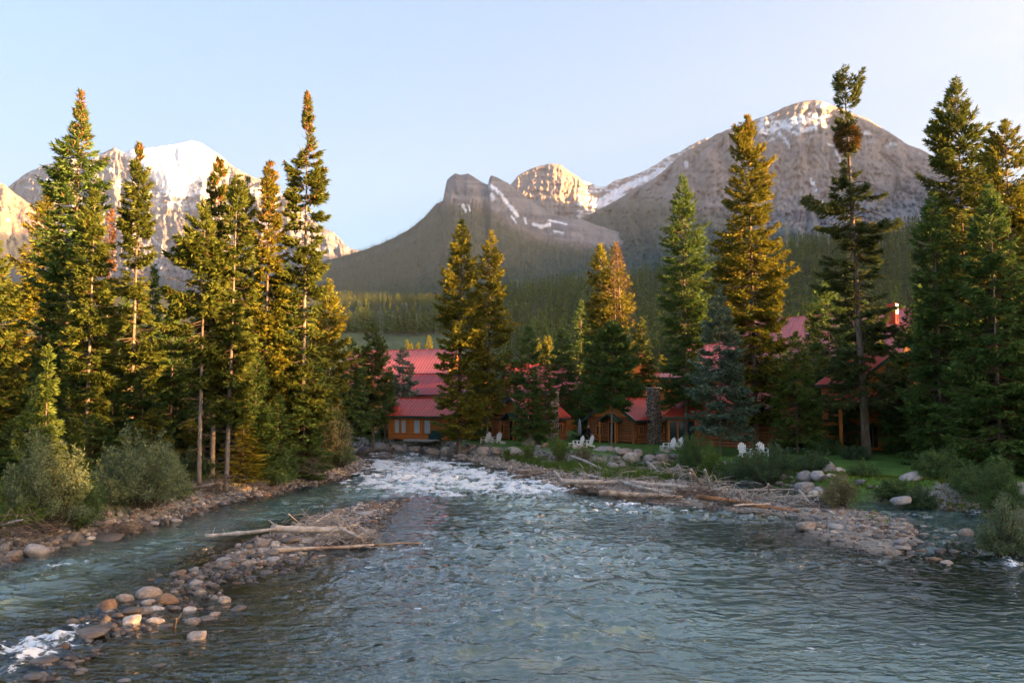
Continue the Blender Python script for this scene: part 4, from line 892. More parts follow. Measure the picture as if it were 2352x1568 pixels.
def stone(x, y, z, sx, sy, sz, tone, label, group=None, name="stone", ang=False, cat="stone", rz=None):
    pool = ANG if (ang or rnd.random() < .35) else RND
    o = link(name, rock_data(pool[rnd.randrange(len(pool))], TN[tone]), None, (x, y, z), (rnd.uniform(-.2, .2), rnd.uniform(-.2, .2), rnd.uniform(0, 6.28) if rz is None else rz), (sx, sy, sz))
    tag(o, label, cat, group); return o
def GT(x, y, z=0.3):
    """where the line of sight through (x,y) meets the bank"""
    for _ in range(7):
        g = G(x, y, z); z = .5 * z + .5 * max(ground_z(g[0], g[1]), -0.03)
    return g, z
def pstone(cx_, cy, w, h, tone, label, group=None, lift=0.0, ang=False, name="stone", rz=0.0, cat="stone"):
    """a stone seen at (cx,cy) with width w and height h in photograph px"""
    g, z = GT(cx_, cy + h * .42, 0.1 + lift); Y = g[1]; s = Y / F
    W = w * s / 2; Hh = h * s / 2 * 1.1
    return stone(g[0], g[1] + W * .5, z + Hh * .45, W * 1.05, W * .85, Hh * 1.25, tone, label, group, name, ang, cat, rz)
c8 = lambda x, y: (x * .4334, y * .4334 + 1097.6)
L8 = [ # left bank
 (378, 307, 75, 60, "t", "rounded tan boulder at the waterline of the left bank"), (432, 275, 50, 45, "w", "pale upright stone behind the rounded tan boulder"), (470, 268, 75, 45, "t", "flat tan stone above the long dark boulder on the left bank"),
 (520, 248, 80, 45, "t", "higher flat tan stone on the left bank, topmost by the bush"), (558, 312, 175, 50, "d", "long low dark boulder lying in the water's edge, left bank"), (168, 378, 125, 92, "g", "large blocky grey boulder in the left corner of the bank"),
 (60, 398, 100, 50, "t", "broad brown boulder left of the large blocky grey one"), (250, 378, 55, 42, "t", None), (250, 345, 42, 30, "t", None), (335, 352, 60, 30, "d", None), (438, 345, 70, 34, "d", None), (12, 360, 50, 60, "g", None),
 (38, 345, 36, 30, "w", None), (102, 350, 28, 22, "w", None), (20, 430, 60, 34, "d", None), (922, 220, 65, 28, "g", "lone flat grey stone lying in the shallow water off the left bank"), (775, 213, 45, 38, "t", None), (825, 200, 60, 35, "t", None), (810, 237, 50, 28, "g", None), (660, 250, 60, 40, "t", None),
 (700, 285, 60, 20, "d", None), (860, 212, 40, 26, "w", None), (700, 235, 50, 30, "d", None), (600, 268, 50, 30, "d", None)]
B8 = [ # the gravel bar
 (785, 172, 60, 40, "t", None), (1995, 150, 55, 28, "o", "tan rusty stone at the head of the gravel bar"), (1960, 123, 60, 28, "d", None), (1905, 130, 40, 30, "t", None), (1780, 170, 60, 36, "t", None), (1765, 215, 42, 26, "t", None), (1775, 237, 52, 30, "d", None),
 (1305, 357, 60, 46, "d", "round dark stone beside the white log on the bar"), (1385, 340, 78, 50, "t", "tan stone under the white log of the bar"), (1537, 325, 100, 46, "d", "long dark flat stone under the white log's middle"), (1455, 345, 60, 42, "w", None), (1310, 390, 60, 30, "t", None),
 (1345, 408, 92, 40, "d", None), (1435, 392, 72, 34, "d", None), (1390, 378, 60, 28, "g", None), (1175, 430, 92, 28, "g", None), (1245, 432, 76, 34, "d", None), (1185, 468, 72, 44, "d", None), (1235, 453, 42, 24, "o", None), (1308, 448, 66, 24, "t", None), (1440, 430, 72, 28, "g", None),
 (1545, 408, 50, 20, "w", "small white stone in the shallows below the logjam"), (1410, 500, 80, 24, "d", None), (1665, 470, 36, 24, "d", None), (1700, 410, 50, 20, "t", None), (1620, 330, 80, 30, "w", None), (1690, 345, 60, 34, "t", None),
 (955, 498, 65, 42, "o", "rusty orange stone, upper one of a pair on the lower bar"), (975, 520, 60, 28, "o", None), (1030, 552, 72, 34, "g", None), (1110, 562, 60, 34, "d", None), (1035, 585, 76, 28, "d", None), (835, 512, 50, 24, "d", None), (790, 540, 50, 22, "o", None), (940, 548, 60, 22, "d", None),
 (765, 606, 145, 74, "t", "big long brown stone at the back of the stone cluster"), (650, 636, 95, 52, "t", "rounded brown stone left of the big long one"), (872, 640, 118, 80, "o", "big orange brown block at the right of the stone cluster"), (775, 655, 85, 46, "t", None), (557, 680, 102, 86, "o", "tall wet brown stone at the left of the stone cluster"),
 (685, 705, 120, 62, "d", "dark smooth stone in the middle of the stone cluster"), (757, 705, 80, 52, "t", None), (825, 693, 70, 28, "w", None), (684, 750, 122, 62, "w", "large pale rounded stone at the front of the stone cluster"), (815, 757, 95, 38, "w", "flat pale stone beside the large pale rounded one"),
 (577, 785, 80, 52, "d", "grey brown stone left of the large pale rounded one"), (610, 728, 60, 40, "d", None), (415, 835, 235, 74, "d", "largest dark wet rock with water pouring round it, lower left"), (500, 830, 80, 50, "d", None), (375, 760, 72, 48, "d", "dark mossy stone above the largest dark wet rock"), (205, 810, 72, 28, "d", None),
 (1180, 642, 72, 46, "w", "lone whitish stone standing in the shallows right of the cluster"), (998, 697, 80, 28, "w", None), (1130, 720, 60, 32, "t", None), (1085, 743, 86, 36, "d", None), (1015, 757, 82, 34, "t", None), (1255, 693, 80, 32, "d", "dark blue grey stone farthest right in the shallows"),
 (1035, 835, 120, 48, "t", "brown topped oval stone alone in the front shallows"), (865, 787, 80, 18, "d", None), (95, 870, 46, 28, "o", None), (200, 975, 160, 46, "d", "low dark rock at the left edge below the white water"), (240, 995, 60, 28, "t", None), (165, 1055, 130, 50, "d", None), (310, 930, 110, 34, "d", None), (640, 1075, 90, 30, "g", None), (830, 995, 90, 18, "d", None), (1950, 278, 85, 30, "t", "flat tan stone at the right end of the white log"), (1920, 187, 110, 18, "g", None), (1850, 220, 90, 24, "t", None), (1260, 352, 40, 30, "t", None)]
for lst, reg, grp in ((L8, "along the rocky waterline of the left bank", "left bank stones"), (B8, "among the stones of the gravel bar in the river", "gravel bar stones")):
    for x, y, w, h, t, lab in lst:
        q = c8(x, y); sc8 = .4334
        pstone(q[0], q[1], w * sc8, h * sc8, t, lab or (TW[t] + " stone " + reg), None if lab else TW[t] + " " + grp)
# the far bank: boulders of the rip-rap, crop of (1000,850) at 2.851 -> photograph
c4 = lambda x, y: ((1000 + x / 2.851) * .784, (850 + y / 2.851) * .784)
FB = [(325, 1300, 160, 90, "g", None), (190, 1330, 110, 50, "d", None), (450, 1290, 90, 60, "t", None), (475, 1320, 70, 60, "g", None), (525, 1310, 55, 70, "g", None), (600, 1300, 110, 60, "t", None), (570, 1340, 90, 60, "d", None), (650, 1335, 90, 60, "g", None), (705, 1330, 90, 80, "d", None), (760, 1340, 160, 60, "t", "long reddish brown boulder in the rip-rap below the twin gold spruces"),
      (730, 1280, 70, 50, "d", None), (810, 1295, 60, 50, "g", None), (870, 1325, 80, 70, "w", None), (880, 1280, 50, 36, "t", None), (935, 1300, 60, 60, "g", None), (960, 1270, 50, 40, "g", None), (930, 1355, 80, 50, "d", None), (985, 1375, 70, 40, "g", None), (1010, 1325, 110, 80, "t", None), (1030, 1290, 60, 44, "w", None), (1100, 1320, 60, 60, "w", None), (1085, 1275, 36, 36, "t", None), (1120, 1350, 80, 50, "g", None),
      (1190, 1330, 120, 90, "t", "rounded olive brown boulder below the left pair of chairs"), (1280, 1290, 90, 70, "t", None), (1260, 1355, 70, 50, "g", None), (1340, 1315, 60, 50, "w", None), (1365, 1340, 50, 40, "d", None), (1430, 1300, 140, 80, "g", "broad grey boulder left of the tallest pinkish boulder"), (1590, 1290, 160, 130, "t", "tallest pinkish boulder standing above the far bank stones"), (1570, 1350, 70, 50, "g", None), (1500, 1365, 90, 60, "d", None), (1640, 1345, 80, 50, "g", None), (1460, 1350, 60, 40, "t", None), (1700, 1300, 60, 40, "o", None), (1770, 1320, 60, 40, "w", None), (1630, 1380, 60, 40, "w", None),
      (1190, 1290, 60, 36, "g", None), (640, 1290, 60, 36, "g", None), (400, 1320, 70, 50, "d", None), (250, 1330, 70, 44, "g", None), (100, 1335, 70, 30, "g", None), (1960, 1300, 70, 40, "w", None), (1880, 1330, 60, 40, "g", None)]
for x, y, w, h, t, lab in FB:
    q = c4(x, y); pstone(q[0], q[1], w * .275 * 1.1, h * .275 * 1.1, t, lab or TW[t] + " boulder in the rip-rap along the far bank", None if lab else TW[t] + " far bank boulders", lift=.25 if y < 1330 else .08, ang=True, name="boulder", cat="boulder", rz=rnd.uniform(-.3, .3))
c5 = lambda x, y: ((1600 + x / 2.851) * .784, (850 + y / 2.851) * .784)
FC = [(480, 1365, 190, 80, "t", "long slanting grey brown boulder at the left of the pile behind the logs"), (600, 1325, 70, 50, "w", None), (655, 1330, 150, 60, "t", "long rounded boulder on top of the pile behind the logs"), (720, 1362, 130, 80, "w", "smooth pale boulder in the middle of the pile behind the logs"), (765, 1400, 110, 80, "t", None), (557, 1418, 90, 60, "g", None), (860, 1362, 100, 80, "g", "round blue grey boulder in the pile behind the logs"), (690, 1430, 90, 60, "g", None), (935, 1400, 80, 60, "g", None),
      (970, 1345, 120, 90, "t", "brown boulder under the third pair of chairs"), (870, 1440, 90, 60, "t", None), (1010, 1380, 90, 70, "t", None), (1000, 1430, 90, 60, "o", None), (620, 1395, 50, 70, "t", None), (590, 1385, 50, 30, "d", None), (800, 1445, 100, 50, "g", None), (920, 1455, 110, 60, "t", None), (640, 1460, 70, 40, "g", None), (1500, 1460, 70, 50, "t", None), (1550, 1440, 60, 40, "w", None), (1470, 1490, 60, 50, "w", None), (1570, 1470, 70, 40, "t", None), (1490, 1430, 50, 30, "g", None), (490, 1330, 60, 30, "g", None), (260, 1310, 60, 30, "w", None)]
for x, y, w, h, t, lab in FC:
    q = c5(x, y); pstone(q[0], q[1], w * .275 * 1.1, h * .275 * 1.2, t, lab or TW[t] + " boulder in the pile behind the driftwood logs", None if lab else TW[t] + " boulders behind the logs", lift=.25, ang=t == "g", name="boulder", cat="boulder", rz=rnd.uniform(-.3, .3))
c6 = lambda x, y: ((2200 + x / 2.94) * .784, (1350 + y / 2.94) * .784)
FR = [(480, 95, 120, 80, "g", None), (590, 105, 100, 90, "g", None), (680, 110, 110, 110, "g", "blue grey boulder at the top of the right hand boulder group"), (765, 125, 110, 100, "w", "tall pale boulder at the right end of the boulder group"), (470, 185, 170, 110, "g", "large cracked grey boulder at the left of the right hand group"), (600, 200, 110, 80, "g", None), (570, 235, 120, 70, "w", None), (720, 195, 130, 90, "w", None), (500, 250, 110, 60, "g", None), (970, 215, 80, 70, "g", "single grey boulder right of the boulder group by the lawn"),
      (1420, 220, 190, 130, "g", "largest grey boulder on the mossy bank of the side channel"), (1305, 270, 170, 70, "g", "flat grey boulder beside the largest one on the mossy bank"), (640, 265, 120, 50, "t", None), (540, 290, 160, 30, "o", None), (1560, 230, 90, 70, "g", None), (820, 230, 80, 60, "g", None)]
for x, y, w, h, t, lab in FR:
    q = c6(x, y); pstone(q[0], q[1], w * .267 * 1.15, h * .267 * 1.2, t, lab or TW[t] + " boulder in the group beside the right lawn", None if lab else TW[t] + " boulders by the right lawn", lift=.3, ang=True, name="boulder", cat="boulder", rz=rnd.uniform(-.3, .3))
FS = [(485, 550, 190, 95, "t", "large smooth tan boulder at the left tip of the right gravel spit"), (625, 560, 80, 50, "t", None), (755, 558, 140, 55, "g", "smooth grey stone right of the large tan boulder on the spit"), (720, 605, 66, 30, "w", None), (790, 680, 66, 26, "g", None), (850, 565, 70, 36, "g", None), (570, 470, 90, 30, "g", None), (1010, 455, 60, 30, "t", None), (1115, 495, 90, 60, "t", None), (1140, 552, 110, 46, "t", None), (1310, 580, 90, 60, "t", None), (1350, 605, 90, 50, "g", None), (980, 560, 90, 40, "g", None),
      (1130, 640, 110, 50, "d", None), (1240, 650, 80, 40, "d", None), (1300, 690, 110, 50, "g", None), (1440, 685, 110, 60, "g", None), (1400, 710, 90, 60, "d", None), (1310, 748, 175, 50, "g", "long smooth grey green stone in front of the right spit"), (1380, 780, 90, 30, "d", None), (1480, 770, 90, 34, "o", None), (1185, 830, 90, 40, "d", None), (1000, 865, 90, 50, "d", "dark stone breaking the water before the right spit"), (1170, 775, 60, 60, "t", None), (1600, 840, 120, 56, "o", "rusty brown stone at the near right end of the spit"), (1705, 872, 110, 46, "t", "yellowish stone next to the rusty one at the spit's end"),
      (1560, 715, 80, 60, "d", None), (1690, 690, 80, 50, "d", None), (1640, 770, 110, 60, "d", None), (1760, 775, 90, 60, "d", None), (1870, 615, 120, 90, "t", "rounded tan boulder alone at the right end of the spit"), (1760, 640, 60, 40, "t", None), (1240, 540, 70, 40, "g", None), (1060, 520, 70, 40, "t", None), (930, 500, 60, 34, "g", None), (1500, 625, 80, 44, "t", None), (1420, 600, 60, 40, "w", None), (1500, 560, 60, 36, "w", None), (1600, 600, 60, 34, "w", None), (1690, 610, 60, 34, "t", None), (1780, 700, 60, 40, "d", None), (1600, 660, 70, 40, "d", None), (1400, 930, 60, 24, "t", None), (1180, 610, 60, 34, "d", None), (860, 740, 50, 20, "t", None)]
for x, y, w, h, t, lab in FS:
    q = c6(x, y); pstone(q[0], q[1], w * .267, h * .267, t, lab or TW[t] + " stone on the gravel spit at the right", None if lab else TW[t] + " spit stones")

# small cobbles, uncountable: one mass each
def pebbles(name, pts, size, seed, tones=None):
    rg = np.random.default_rng(seed); n = len(pts)
    bm = bmesh.new(); bmesh.ops.create_icosphere(bm, subdivisions=1, radius=1.0)
    v = np.array([w.co[:] for w in bm.verts]); f = np.array([[w.index for w in q.verts] for q in bm.faces]); bm.free()
    V = v[None] * (1 + 0.22 * rg.normal(size=(n, len(v), 1))) * (size[:, None, None] * rg.uniform([.8, .6, .4], [1.2, 1.1, .8], (n, 3))[:, None, :])
    a = rg.uniform(0, 6.28, n); c, s_ = np.cos(a)[:, None], np.sin(a)[:, None]
    V = np.stack([V[..., 0] * c - V[..., 1] * s_, V[..., 0] * s_ + V[..., 1] * c, V[..., 2]], -1) + np.asarray(pts)[:, None, :]
    Fc = (f[None] + (np.arange(n) * len(v))[:, None, None]).reshape(-1, 3)
    pal = np.array(tones or [[.26, .215, .18], [.21, .205, .205], [.14, .125, .115], [.36, .33, .29], [.21, .14, .10], [.11, .10, .10]])
    C_ = pal[rg.integers(0, len(pal), n)] * rg.uniform(.7, 1.25, (n, 1)) * np.where(np.asarray(pts)[:, 2:3] < .06, .55, 1.0)
    o = link(name, mesh(name, V.reshape(-1, 3), Fc, M["pebble"], True, np.repeat(C_, len(v), 0))); kind(o, "stuff")
def band(n, xr, yr, test, seed, smin, smax, name, tones=None):
    rg = np.random.default_rng(seed); x = rg.uniform(*xr, n); y = yr[0] + (yr[1] - yr[0]) * rg.uniform(0, 1, n) ** .8
    h, d, zd, cc = near_height(x, y); ok = test(x, y, h, d, zd, cc)
    x, y, h = x[ok], y[ok], h[ok]; s = smin + (smax - smin) * rg.uniform(0, 1, len(x)) ** 3
    pebbles(name, np.stack([x, y, h + s * .2], 1), s, seed, tones)
bxi = lambda y: np.interp(y, BAR[::-1, 1], BAR[::-1, 0])
band(80000, (-45, -4), (26, 92), lambda x, y, h, d, zd, cc: (d > -.5) & (d < 1.9) & (zd > 0) & (x < bxi(y) - 1), 21, .05, .24, "bank_cobbles")
band(30000, (-18, 2), (15, 50), lambda x, y, h, d, zd, cc: (h > -.05) & (d < -.5) & (np.abs(x - bxi(y)) < 4), 22, .04, .17, "bar_cobbles")
band(9000, (-24, -1), (15, 33), lambda x, y, h, d, zd, cc: (h < -.1) & (h > -.5) & (d < -.5), 23, .04, .16, "river_bed_stones", [[.17, .12, .07], [.12, .09, .06], [.22, .15, .08], [.09, .075, .06]])
band(19000, (-2, 30), (30, 66), lambda x, y, h, d, zd, cc: (h > -.2) & (zd < .6) & (d > -2.5), 24, .04, .17, "spit_cobbles")
band(14000, (-12, 16), (50, 96), lambda x, y, h, d, zd, cc: (d > -.5) & (d < 5) & (zd < .3) & (cc > 0), 25, .06, .22, "pale_shore_cobbles", [[.36, .31, .26], [.28, .24, .20], [.40, .35, .30], [.22, .18, .15]])
band(9000, (-14, 26), (44, 100), lambda x, y, h, d, zd, cc: (zd > -.2) & (zd < 2.2) & (d > -.3) & (h < 1.1) & (cc > .2), 26, .12, .4, "riprap_cobbles", [[.24, .21, .19], [.19, .18, .18], [.28, .23, .19], [.12, .11, .10]])
band(5000, (0, 32), (30, 46), lambda x, y, h, d, zd, cc: (h < -.1) & (h > -.6) & (x > .33 * y - 2), 27, .04, .14, "side_bed_stones", [[.17, .12, .07], [.12, .09, .06], [.09, .075, .06]])

# ------------------------------------------------------------------ driftwood
def log_mesh(name, A, B, r0, r1, m, seed, sag=0.0, stubs=4, k=9, wob=0.05):
    rg = np.random.default_rng(seed); A = np.array(A, float); B = np.array(B, float); n = 12; pts = []; L_ = np.linalg.norm(B - A)
    for i in range(n):
        t = i / (n - 1); p = A + (B - A) * t; p = p + np.array([0, wob * L_ * noise(t * 3 + seed, 1.5, 0, seed) * .25, (wob * L_ * noise(t * 3 + seed, 9.5, 0, seed) * .25) - sag * 4 * t * (1 - t)])
        pts.append(p)
    mb = MB(); mb.tube(pts, [(r0 + (r1 - r0) * i / (n - 1)) * (1 + .12 * rg.normal()) for i in range(n)], k)
    for _ in range(stubs):
        i = rg.integers(1, n - 1); d = np.array([rg.normal() * .5, rg.normal() * .5, abs(rg.normal())]); d /= np.linalg.norm(d); r = (r0 + (r1 - r0) * i / n)
        e = pts[i] + d * rg.uniform(1.5, 5) * max(r, .06); mb.tube([pts[i], e], [r * .3, r * .1], 4)
    return mb.mesh(name, M[m], True)
def logj(a, b, w, m, label, seed, za=.25, zb=.25, taper=.7, group=None, stubs=4, wob=.05, conv=None, name="driftwood_log"):
    conv = conv or (lambda x, y: ((1400 + x / 2.24) * .784, (1300 + y / 2.24) * .784))
    pa, pb = conv(*a), conv(*b); A = G(pa[0], pa[1], za); B = G(pb[0], pb[1], zb); w = w * (1.5 if conv is clog else 1.1); k = .35 if conv is clog else .4334
    ra = w * k * A[1] / F / 2; rb_ = w * k * B[1] / F / 2 * taper
    o = link(name, log_mesh(name, (A[0], A[1], za), (B[0], B[1], zb), ra, rb_, m, seed, stubs=stubs, wob=wob)); tag(o, label, "log", group); return o
clog = lambda x, y: ((1400 + x / 2.24) * .784, (1300 + y / 2.24) * .784)
cbar = lambda x, y: c8(x, y)
jam = [((250, 188), (760, 145), 15, "drift_dark", "dark grey log farthest back in the right logjam", .3, .3), ((610, 75), (885, 188), 14, "drift", "pale pole slanting up at the back of the right logjam", 1.15, .35), ((555, 242), (935, 246), 26, "drift", "thick pale grey log across the middle of the right logjam", .45, .45),
       ((930, 246), (1245, 328), 20, "drift", "pale grey log slanting down from the thick middle one", .5, .4), ((1000, 252), (1410, 282), 24, "drift", "grey log lying right of the thick middle one", .4, .35), ((800, 316), (1340, 350), 30, "drift_tan", "longest front log, tan, with its butt over the water", .3, .3),
       ((1440, 335), (2110, 448), 26, "drift_rust", "rusty orange log trailing into the water at the right", .45, .12), ((820, 145), (1150, 158), 20, "drift_dark", "weathered grey log before the boulder pile", .35, .35), ((1115, 118), (1222, 205), 15, "drift", "short pale log leaning against the boulder pile", .9, .35),
       ((1400, 165), (1472, 275), 10, "drift_tan", "thin tan stick standing at a slant in the logjam", 1.5, .3), ((1490, 165), (1525, 285), 15, "drift", "upright grey stump stick among the logjam roots", 1.5, .25), ((1552, 205), (1590, 280), 8, "drift", "thin leaning stick right of the upright stump stick", 1.2, .25),
       ((1530, 292), (2105, 296), 9, "drift", "long thin pole lying at the back right of the logjam", .3, .25), ((1920, 342), (2330, 335), 11, "drift", "thin pale pole pointing at the right boulder group", .3, .3), ((670, 195), (830, 225), 16, "drift", "short pale log in the middle of the brush", .45, .4),
       ((940, 362), (1360, 382), 18, "drift_dark", "dark wet log under the longest front log", .1, .12), ((1907, 262), (1911, 335), 12, "drift", "upright grey post standing at the right of the logjam", 1.1, .1), ((1392, 190), (1396, 245), 13, "drift", "short grey upright stub in the logjam", 1.0, .2),
       ((1312, 75), (1306, 150), 9, "drift", "thin upright stick before the boulders", 1.3, .3), ((240, 215), (480, 175), 14, "drift_dark", "dark forked log at the left end of the logjam", .2, .3), ((500, 175), (560, 250), 16, "drift", "grey stub slanting over the left end of the logjam", .7, .3), ((2110, 300), (2190, 400), 12, "drift", "curved grey limb at the right end of the logjam", .9, .3),
       ((1190, 85), (1130, 130), 9, "drift", "short stick poking up beside the boulders", 1.0, .4), ((420, 250), (600, 275), 16, "drift_tan", "tan wet log at the waterline, left end of the logjam", .1, .15), ((1680, 400), (1920, 392), 10, "drift", "thin stick on top of the rusty log", .5, .4), ((1100, 292), (1300, 312), 14, "drift", "grey limb lying over the front log", .5, .45), ((690, 300), (800, 318), 18, "drift_dark", "dark root end left of the front log", .2, .2), ((610, 262), (760, 300), 14, "drift_tan", "tan limb at the water's edge before the middle log", .2, .2), ((1240, 200), (1320, 130), 10, "drift", "leaning stick in the brush beside the short pale log", .3, 1.1), ((1320, 140), (1345, 205), 8, "drift", "thin stick leaning in the brush", 1.0, .3)]
for i, (a, b, w, m, lab, za, zb) in enumerate(jam): logj(a, b, w, m, lab, 30 + i, za, zb)
for i, (a, b, w, m, lab, za, zb) in enumerate([((1090, 308), (1460, 268), 22, "drift", "long white log end sticking out over the left channel", .18, .55), ((1440, 268), (1830, 275), 34, "drift", "thick white log lying along the gravel bar logjam", .5, .5), ((1455, 378), (1980, 352), 20, "drift_tan", "brown log under the root mass of the bar", .2, .2), ((1960, 352), (2240, 338), 11, "drift_tan", "thin broken log tip lying in the river", .1, .06),
       ((1800, 262), (1900, 310), 20, "drift", "bent white limb above the root mass", .7, .45), ((1530, 188), (1600, 248), 6, "drift", "thin forked twig standing on the bar logjam", 1.1, .5), ((1900, 250), (2000, 310), 8, "drift", "curved twig at the right end of the bar logjam", .5, .3), ((1600, 165), (1650, 215), 5, "drift", "thin leaning twig at the back of the bar", .9, .3), ((1650, 240), (1760, 180), 9, "drift", "grey limb on the back of the bar", .4, .4), ((1115, 528), (1135, 495), 5, "drift", "small pale stick stuck between the bar stones", .1, .5), ((925, 790), (935, 742), 10, "drift_tan", "small broken brown stub standing in the front shallows", .0, .35)]):
    logj(a, b, w, m, lab, 80 + i, za, zb, conv=cbar, stubs=3)
c7 = lambda x, y: (x / 2.24 * .784, (900 + y / 2.24) * .784)
for i, (a, b, w, m, lab, za, zb) in enumerate([((1190, 1195), (1460, 1150), 18, "drift_tan", "bleached fallen log under the three bare trunks", .7, 1.2), ((1440, 1150), (1455, 1200), 8, "drift_tan", "short branch stub of the bleached fallen log", 1.2, .7), ((1340, 1190), (1440, 1180), 9, "drift_tan", "thin stick beneath the bleached fallen log", .7, .8), ((0, 1432), (148, 1386), 10, "drift", "grey pole lying on brush at the lower left bank", .9, 1.4), ((-40, 1480), (200, 1420), 8, "drift_dark", "dark pole in the brush at the lower left bank", .7, .9)]):
    logj(a, b, w, m, lab, 110 + i, za, zb, conv=c7)
def tangle(name, centers, n, seed, m="drift", lmin=.4, lmax=1.6, r=.02, up=.3):
    rg = np.random.default_rng(seed); mb = MB()
    for _ in range(n):
        c, rx, ry, rz = centers[rg.integers(len(centers))]
        p = np.array(c) + rg.normal(size=3) * [rx, ry, rz] * .5; p[2] = max(p[2], .03)
        d = rg.normal(size=3); d[2] = d[2] * up + up * .4; d /= np.linalg.norm(d); L_ = rg.uniform(lmin, lmax); b = rg.normal(size=3) * .25 * L_; b[2] = abs(b[2]) * .6
        rr_ = r * rg.uniform(.5, 1.7)
        mb.tube([p - d * L_ / 2, p + b * .5, p + d * L_ / 2 + b * .2], [rr_, rr_ * .8, rr_ * .35], 3, False)
    o = mb.build(name, M[m], smooth=True); kind(o, "stuff")
def cc(x, y, z, rx, ry, rz, conv=clog):
    q = conv(x, y); g = G(q[0], q[1], z); return ((g[0], g[1], z), rx, ry, rz)
tangle("logjam_brush", [cc(350, 190, .2, 2, .9, .2), cc(620, 200, .3, 2.2, 1.2, .3), cc(850, 190, .3, 2.5, 1.5, .3), cc(1200, 190, .5, 1.5, 1.5, .5), cc(1300, 190, .5, 1.2, 1.5, .5), cc(1700, 300, .3, 2.2, 1.5, .3), cc(1850, 330, .3, 2.5, 1.5, .3), cc(2050, 370, .3, 2, 1.2, .3), cc(2200, 400, .3, 1.4, .9, .3), cc(1000, 220, .35, 2.5, 1.2, .3), cc(1500, 250, .4, 1.5, 1.2, .4)], 600, 1)
tangle("root_mass", [cc(1400, 330, .25, 1.3, .7, .4), cc(1320, 350, .2, 1.2, .6, .3), cc(1480, 340, .25, 1.2, .6, .35), cc(2230, 415, .2, 1.4, .6, .3), cc(700, 310, .15, .9, .4, .2), cc(1200, 365, .15, 1.2, .4, .2), cc(1700, 395, .2, 1.8, .4, .25)], 800, 2, "drift_dark", .3, 1.1, .022)
tangle("bar_brush", [cc(1880, 320, .25, .9, .6, .3, cbar), cc(1820, 300, .35, .8, .5, .3, cbar), cc(1700, 250, .35, 1.2, .6, .25, cbar), cc(1600, 280, .3, 1, .5, .3, cbar), cc(1930, 335, .2, .8, .5, .25, cbar), cc(1680, 215, .25, 1.2, .8, .2, cbar), cc(1780, 330, .2, .9, .4, .2, cbar)], 400, 3, "drift", .3, 1.2, .016)
tangle("bar_root_mass", [cc(1890, 335, .15, .7, .4, .2, cbar), cc(1820, 345, .12, .7, .3, .15, cbar)], 260, 4, "drift_dark", .25, .8, .02)
tangle("bank_brush", [cc(150, 1480, .8, 1.6, .8, .4, c7), cc(60, 1440, .9, 1.4, .8, .4, c7), cc(280, 1450, .7, 1.2, .8, .3, c7), cc(750, 1440, .4, .8, .5, .3, c7), cc(820, 1450, .2, .7, .4, .2, c7), cc(1400, 1170, .9, 1.2, .4, .3, c7), cc(1480, 1130, 1.2, 1.0, .4, .3, c7), cc(1700, 1180, .8, 1.2, .6, .4, c7), cc(2000, 1040, 1.3, 2.2, 1, .5, c7)], 420, 5, "drift_dark", .4, 1.6, .014)

# ------------------------------------------------------------------ shrubs
LTN = {k: tuple(tuple(q * 1.25 for q in c) for c in v) for k, v in {"willow": ((0.085, 0.125, 0.05), (0.17, 0.21, 0.11)), "green": ((0.045, 0.095, 0.025), (0.10, 0.16, 0.045)), "lime": ((0.08, 0.14, 0.02), (0.15, 0.22, 0.04)), "darkleaf": ((0.035, 0.07, 0.025), (0.08, 0.125, 0.05)), "olive": ((0.12, 0.125, 0.055), (0.22, 0.20, 0.11))}.items()}
def make_shrub(seed, W, D, H, tone, n=9000, leaf=.12, stems=60, open_=0.2, upright=0.0):
    rng = np.random.default_rng(seed)
    a = rng.uniform(0, 6.283, stems); e = np.arccos(rng.uniform(0.05, 1, stems)) * (1 - upright)
    rr_ = 1 + .35 * noise(np.cos(a) * 1.7 + seed, np.sin(a) * 1.7, e, seed)
    tip = np.stack([np.cos(a) * np.sin(e) * W * rr_, np.sin(a) * np.sin(e) * D * rr_, np.cos(e) * H * rr_ * rng.uniform(.75, 1.1, stems) + .1 * H], 1)
    base = np.stack([tip[:, 0] * .18 + rng.normal(0, .08 * W, stems), tip[:, 1] * .18 + rng.normal(0, .08 * D, stems), np.full(stems, -.1)], 1)
    mid = base * .5 + tip * .5 + np.array([0, 0, 1]) * (.16 * H)
    lm = MB()
    for j in range(stems): lm.tube([base[j], mid[j], tip[j]], [.018 + .006 * H, .012, .004], 3, False)
    i = rng.integers(0, stems, n); t = rng.uniform(.18 + open_ * .3, 1.06, n) ** .8
    q = base[i] * ((1 - t) ** 2)[:, None] + mid[i] * (2 * t * (1 - t))[:, None] + tip[i] * (t * t)[:, None]
    sp_ = .20 * (W + H) / 2 * (1.25 - t) * (1 - upright * .5) + .06
    tw = rng.normal(size=(n, 3)); tw /= np.linalg.norm(tw, axis=1, keepdims=True); p = q + tw * (sp_ * rng.uniform(.1, 1.1, n))[:, None]
    p[:, 2] = np.maximum(p[:, 2], .03)
    d = tw * .7 + rng.normal(size=(n, 3)) * .5 + [0, 0, .35]; d /= np.linalg.norm(d, axis=1, keepdims=True)
    V, Fc = quads(p, d, rng.uniform(.7, 1.4, n) * leaf, rng.uniform(.28, .45, n) * leaf, rng, .35)
    A_, B_ = LTN[tone]; m = np.clip(rng.beta(2, 2, n) + .3 * noise(p[:, 0] / (.3 * W), p[:, 1] / (.3 * W), p[:, 2] / (.3 * H), seed + 4), 0, 1)[:, None]
    c = np.array(A_) * (1 - m) + np.array(B_) * m
    return mesh("foliage", V, Fc, M["leaf"], False, np.repeat(c, 3, 0)), lm.mesh("stems", M["twig"])
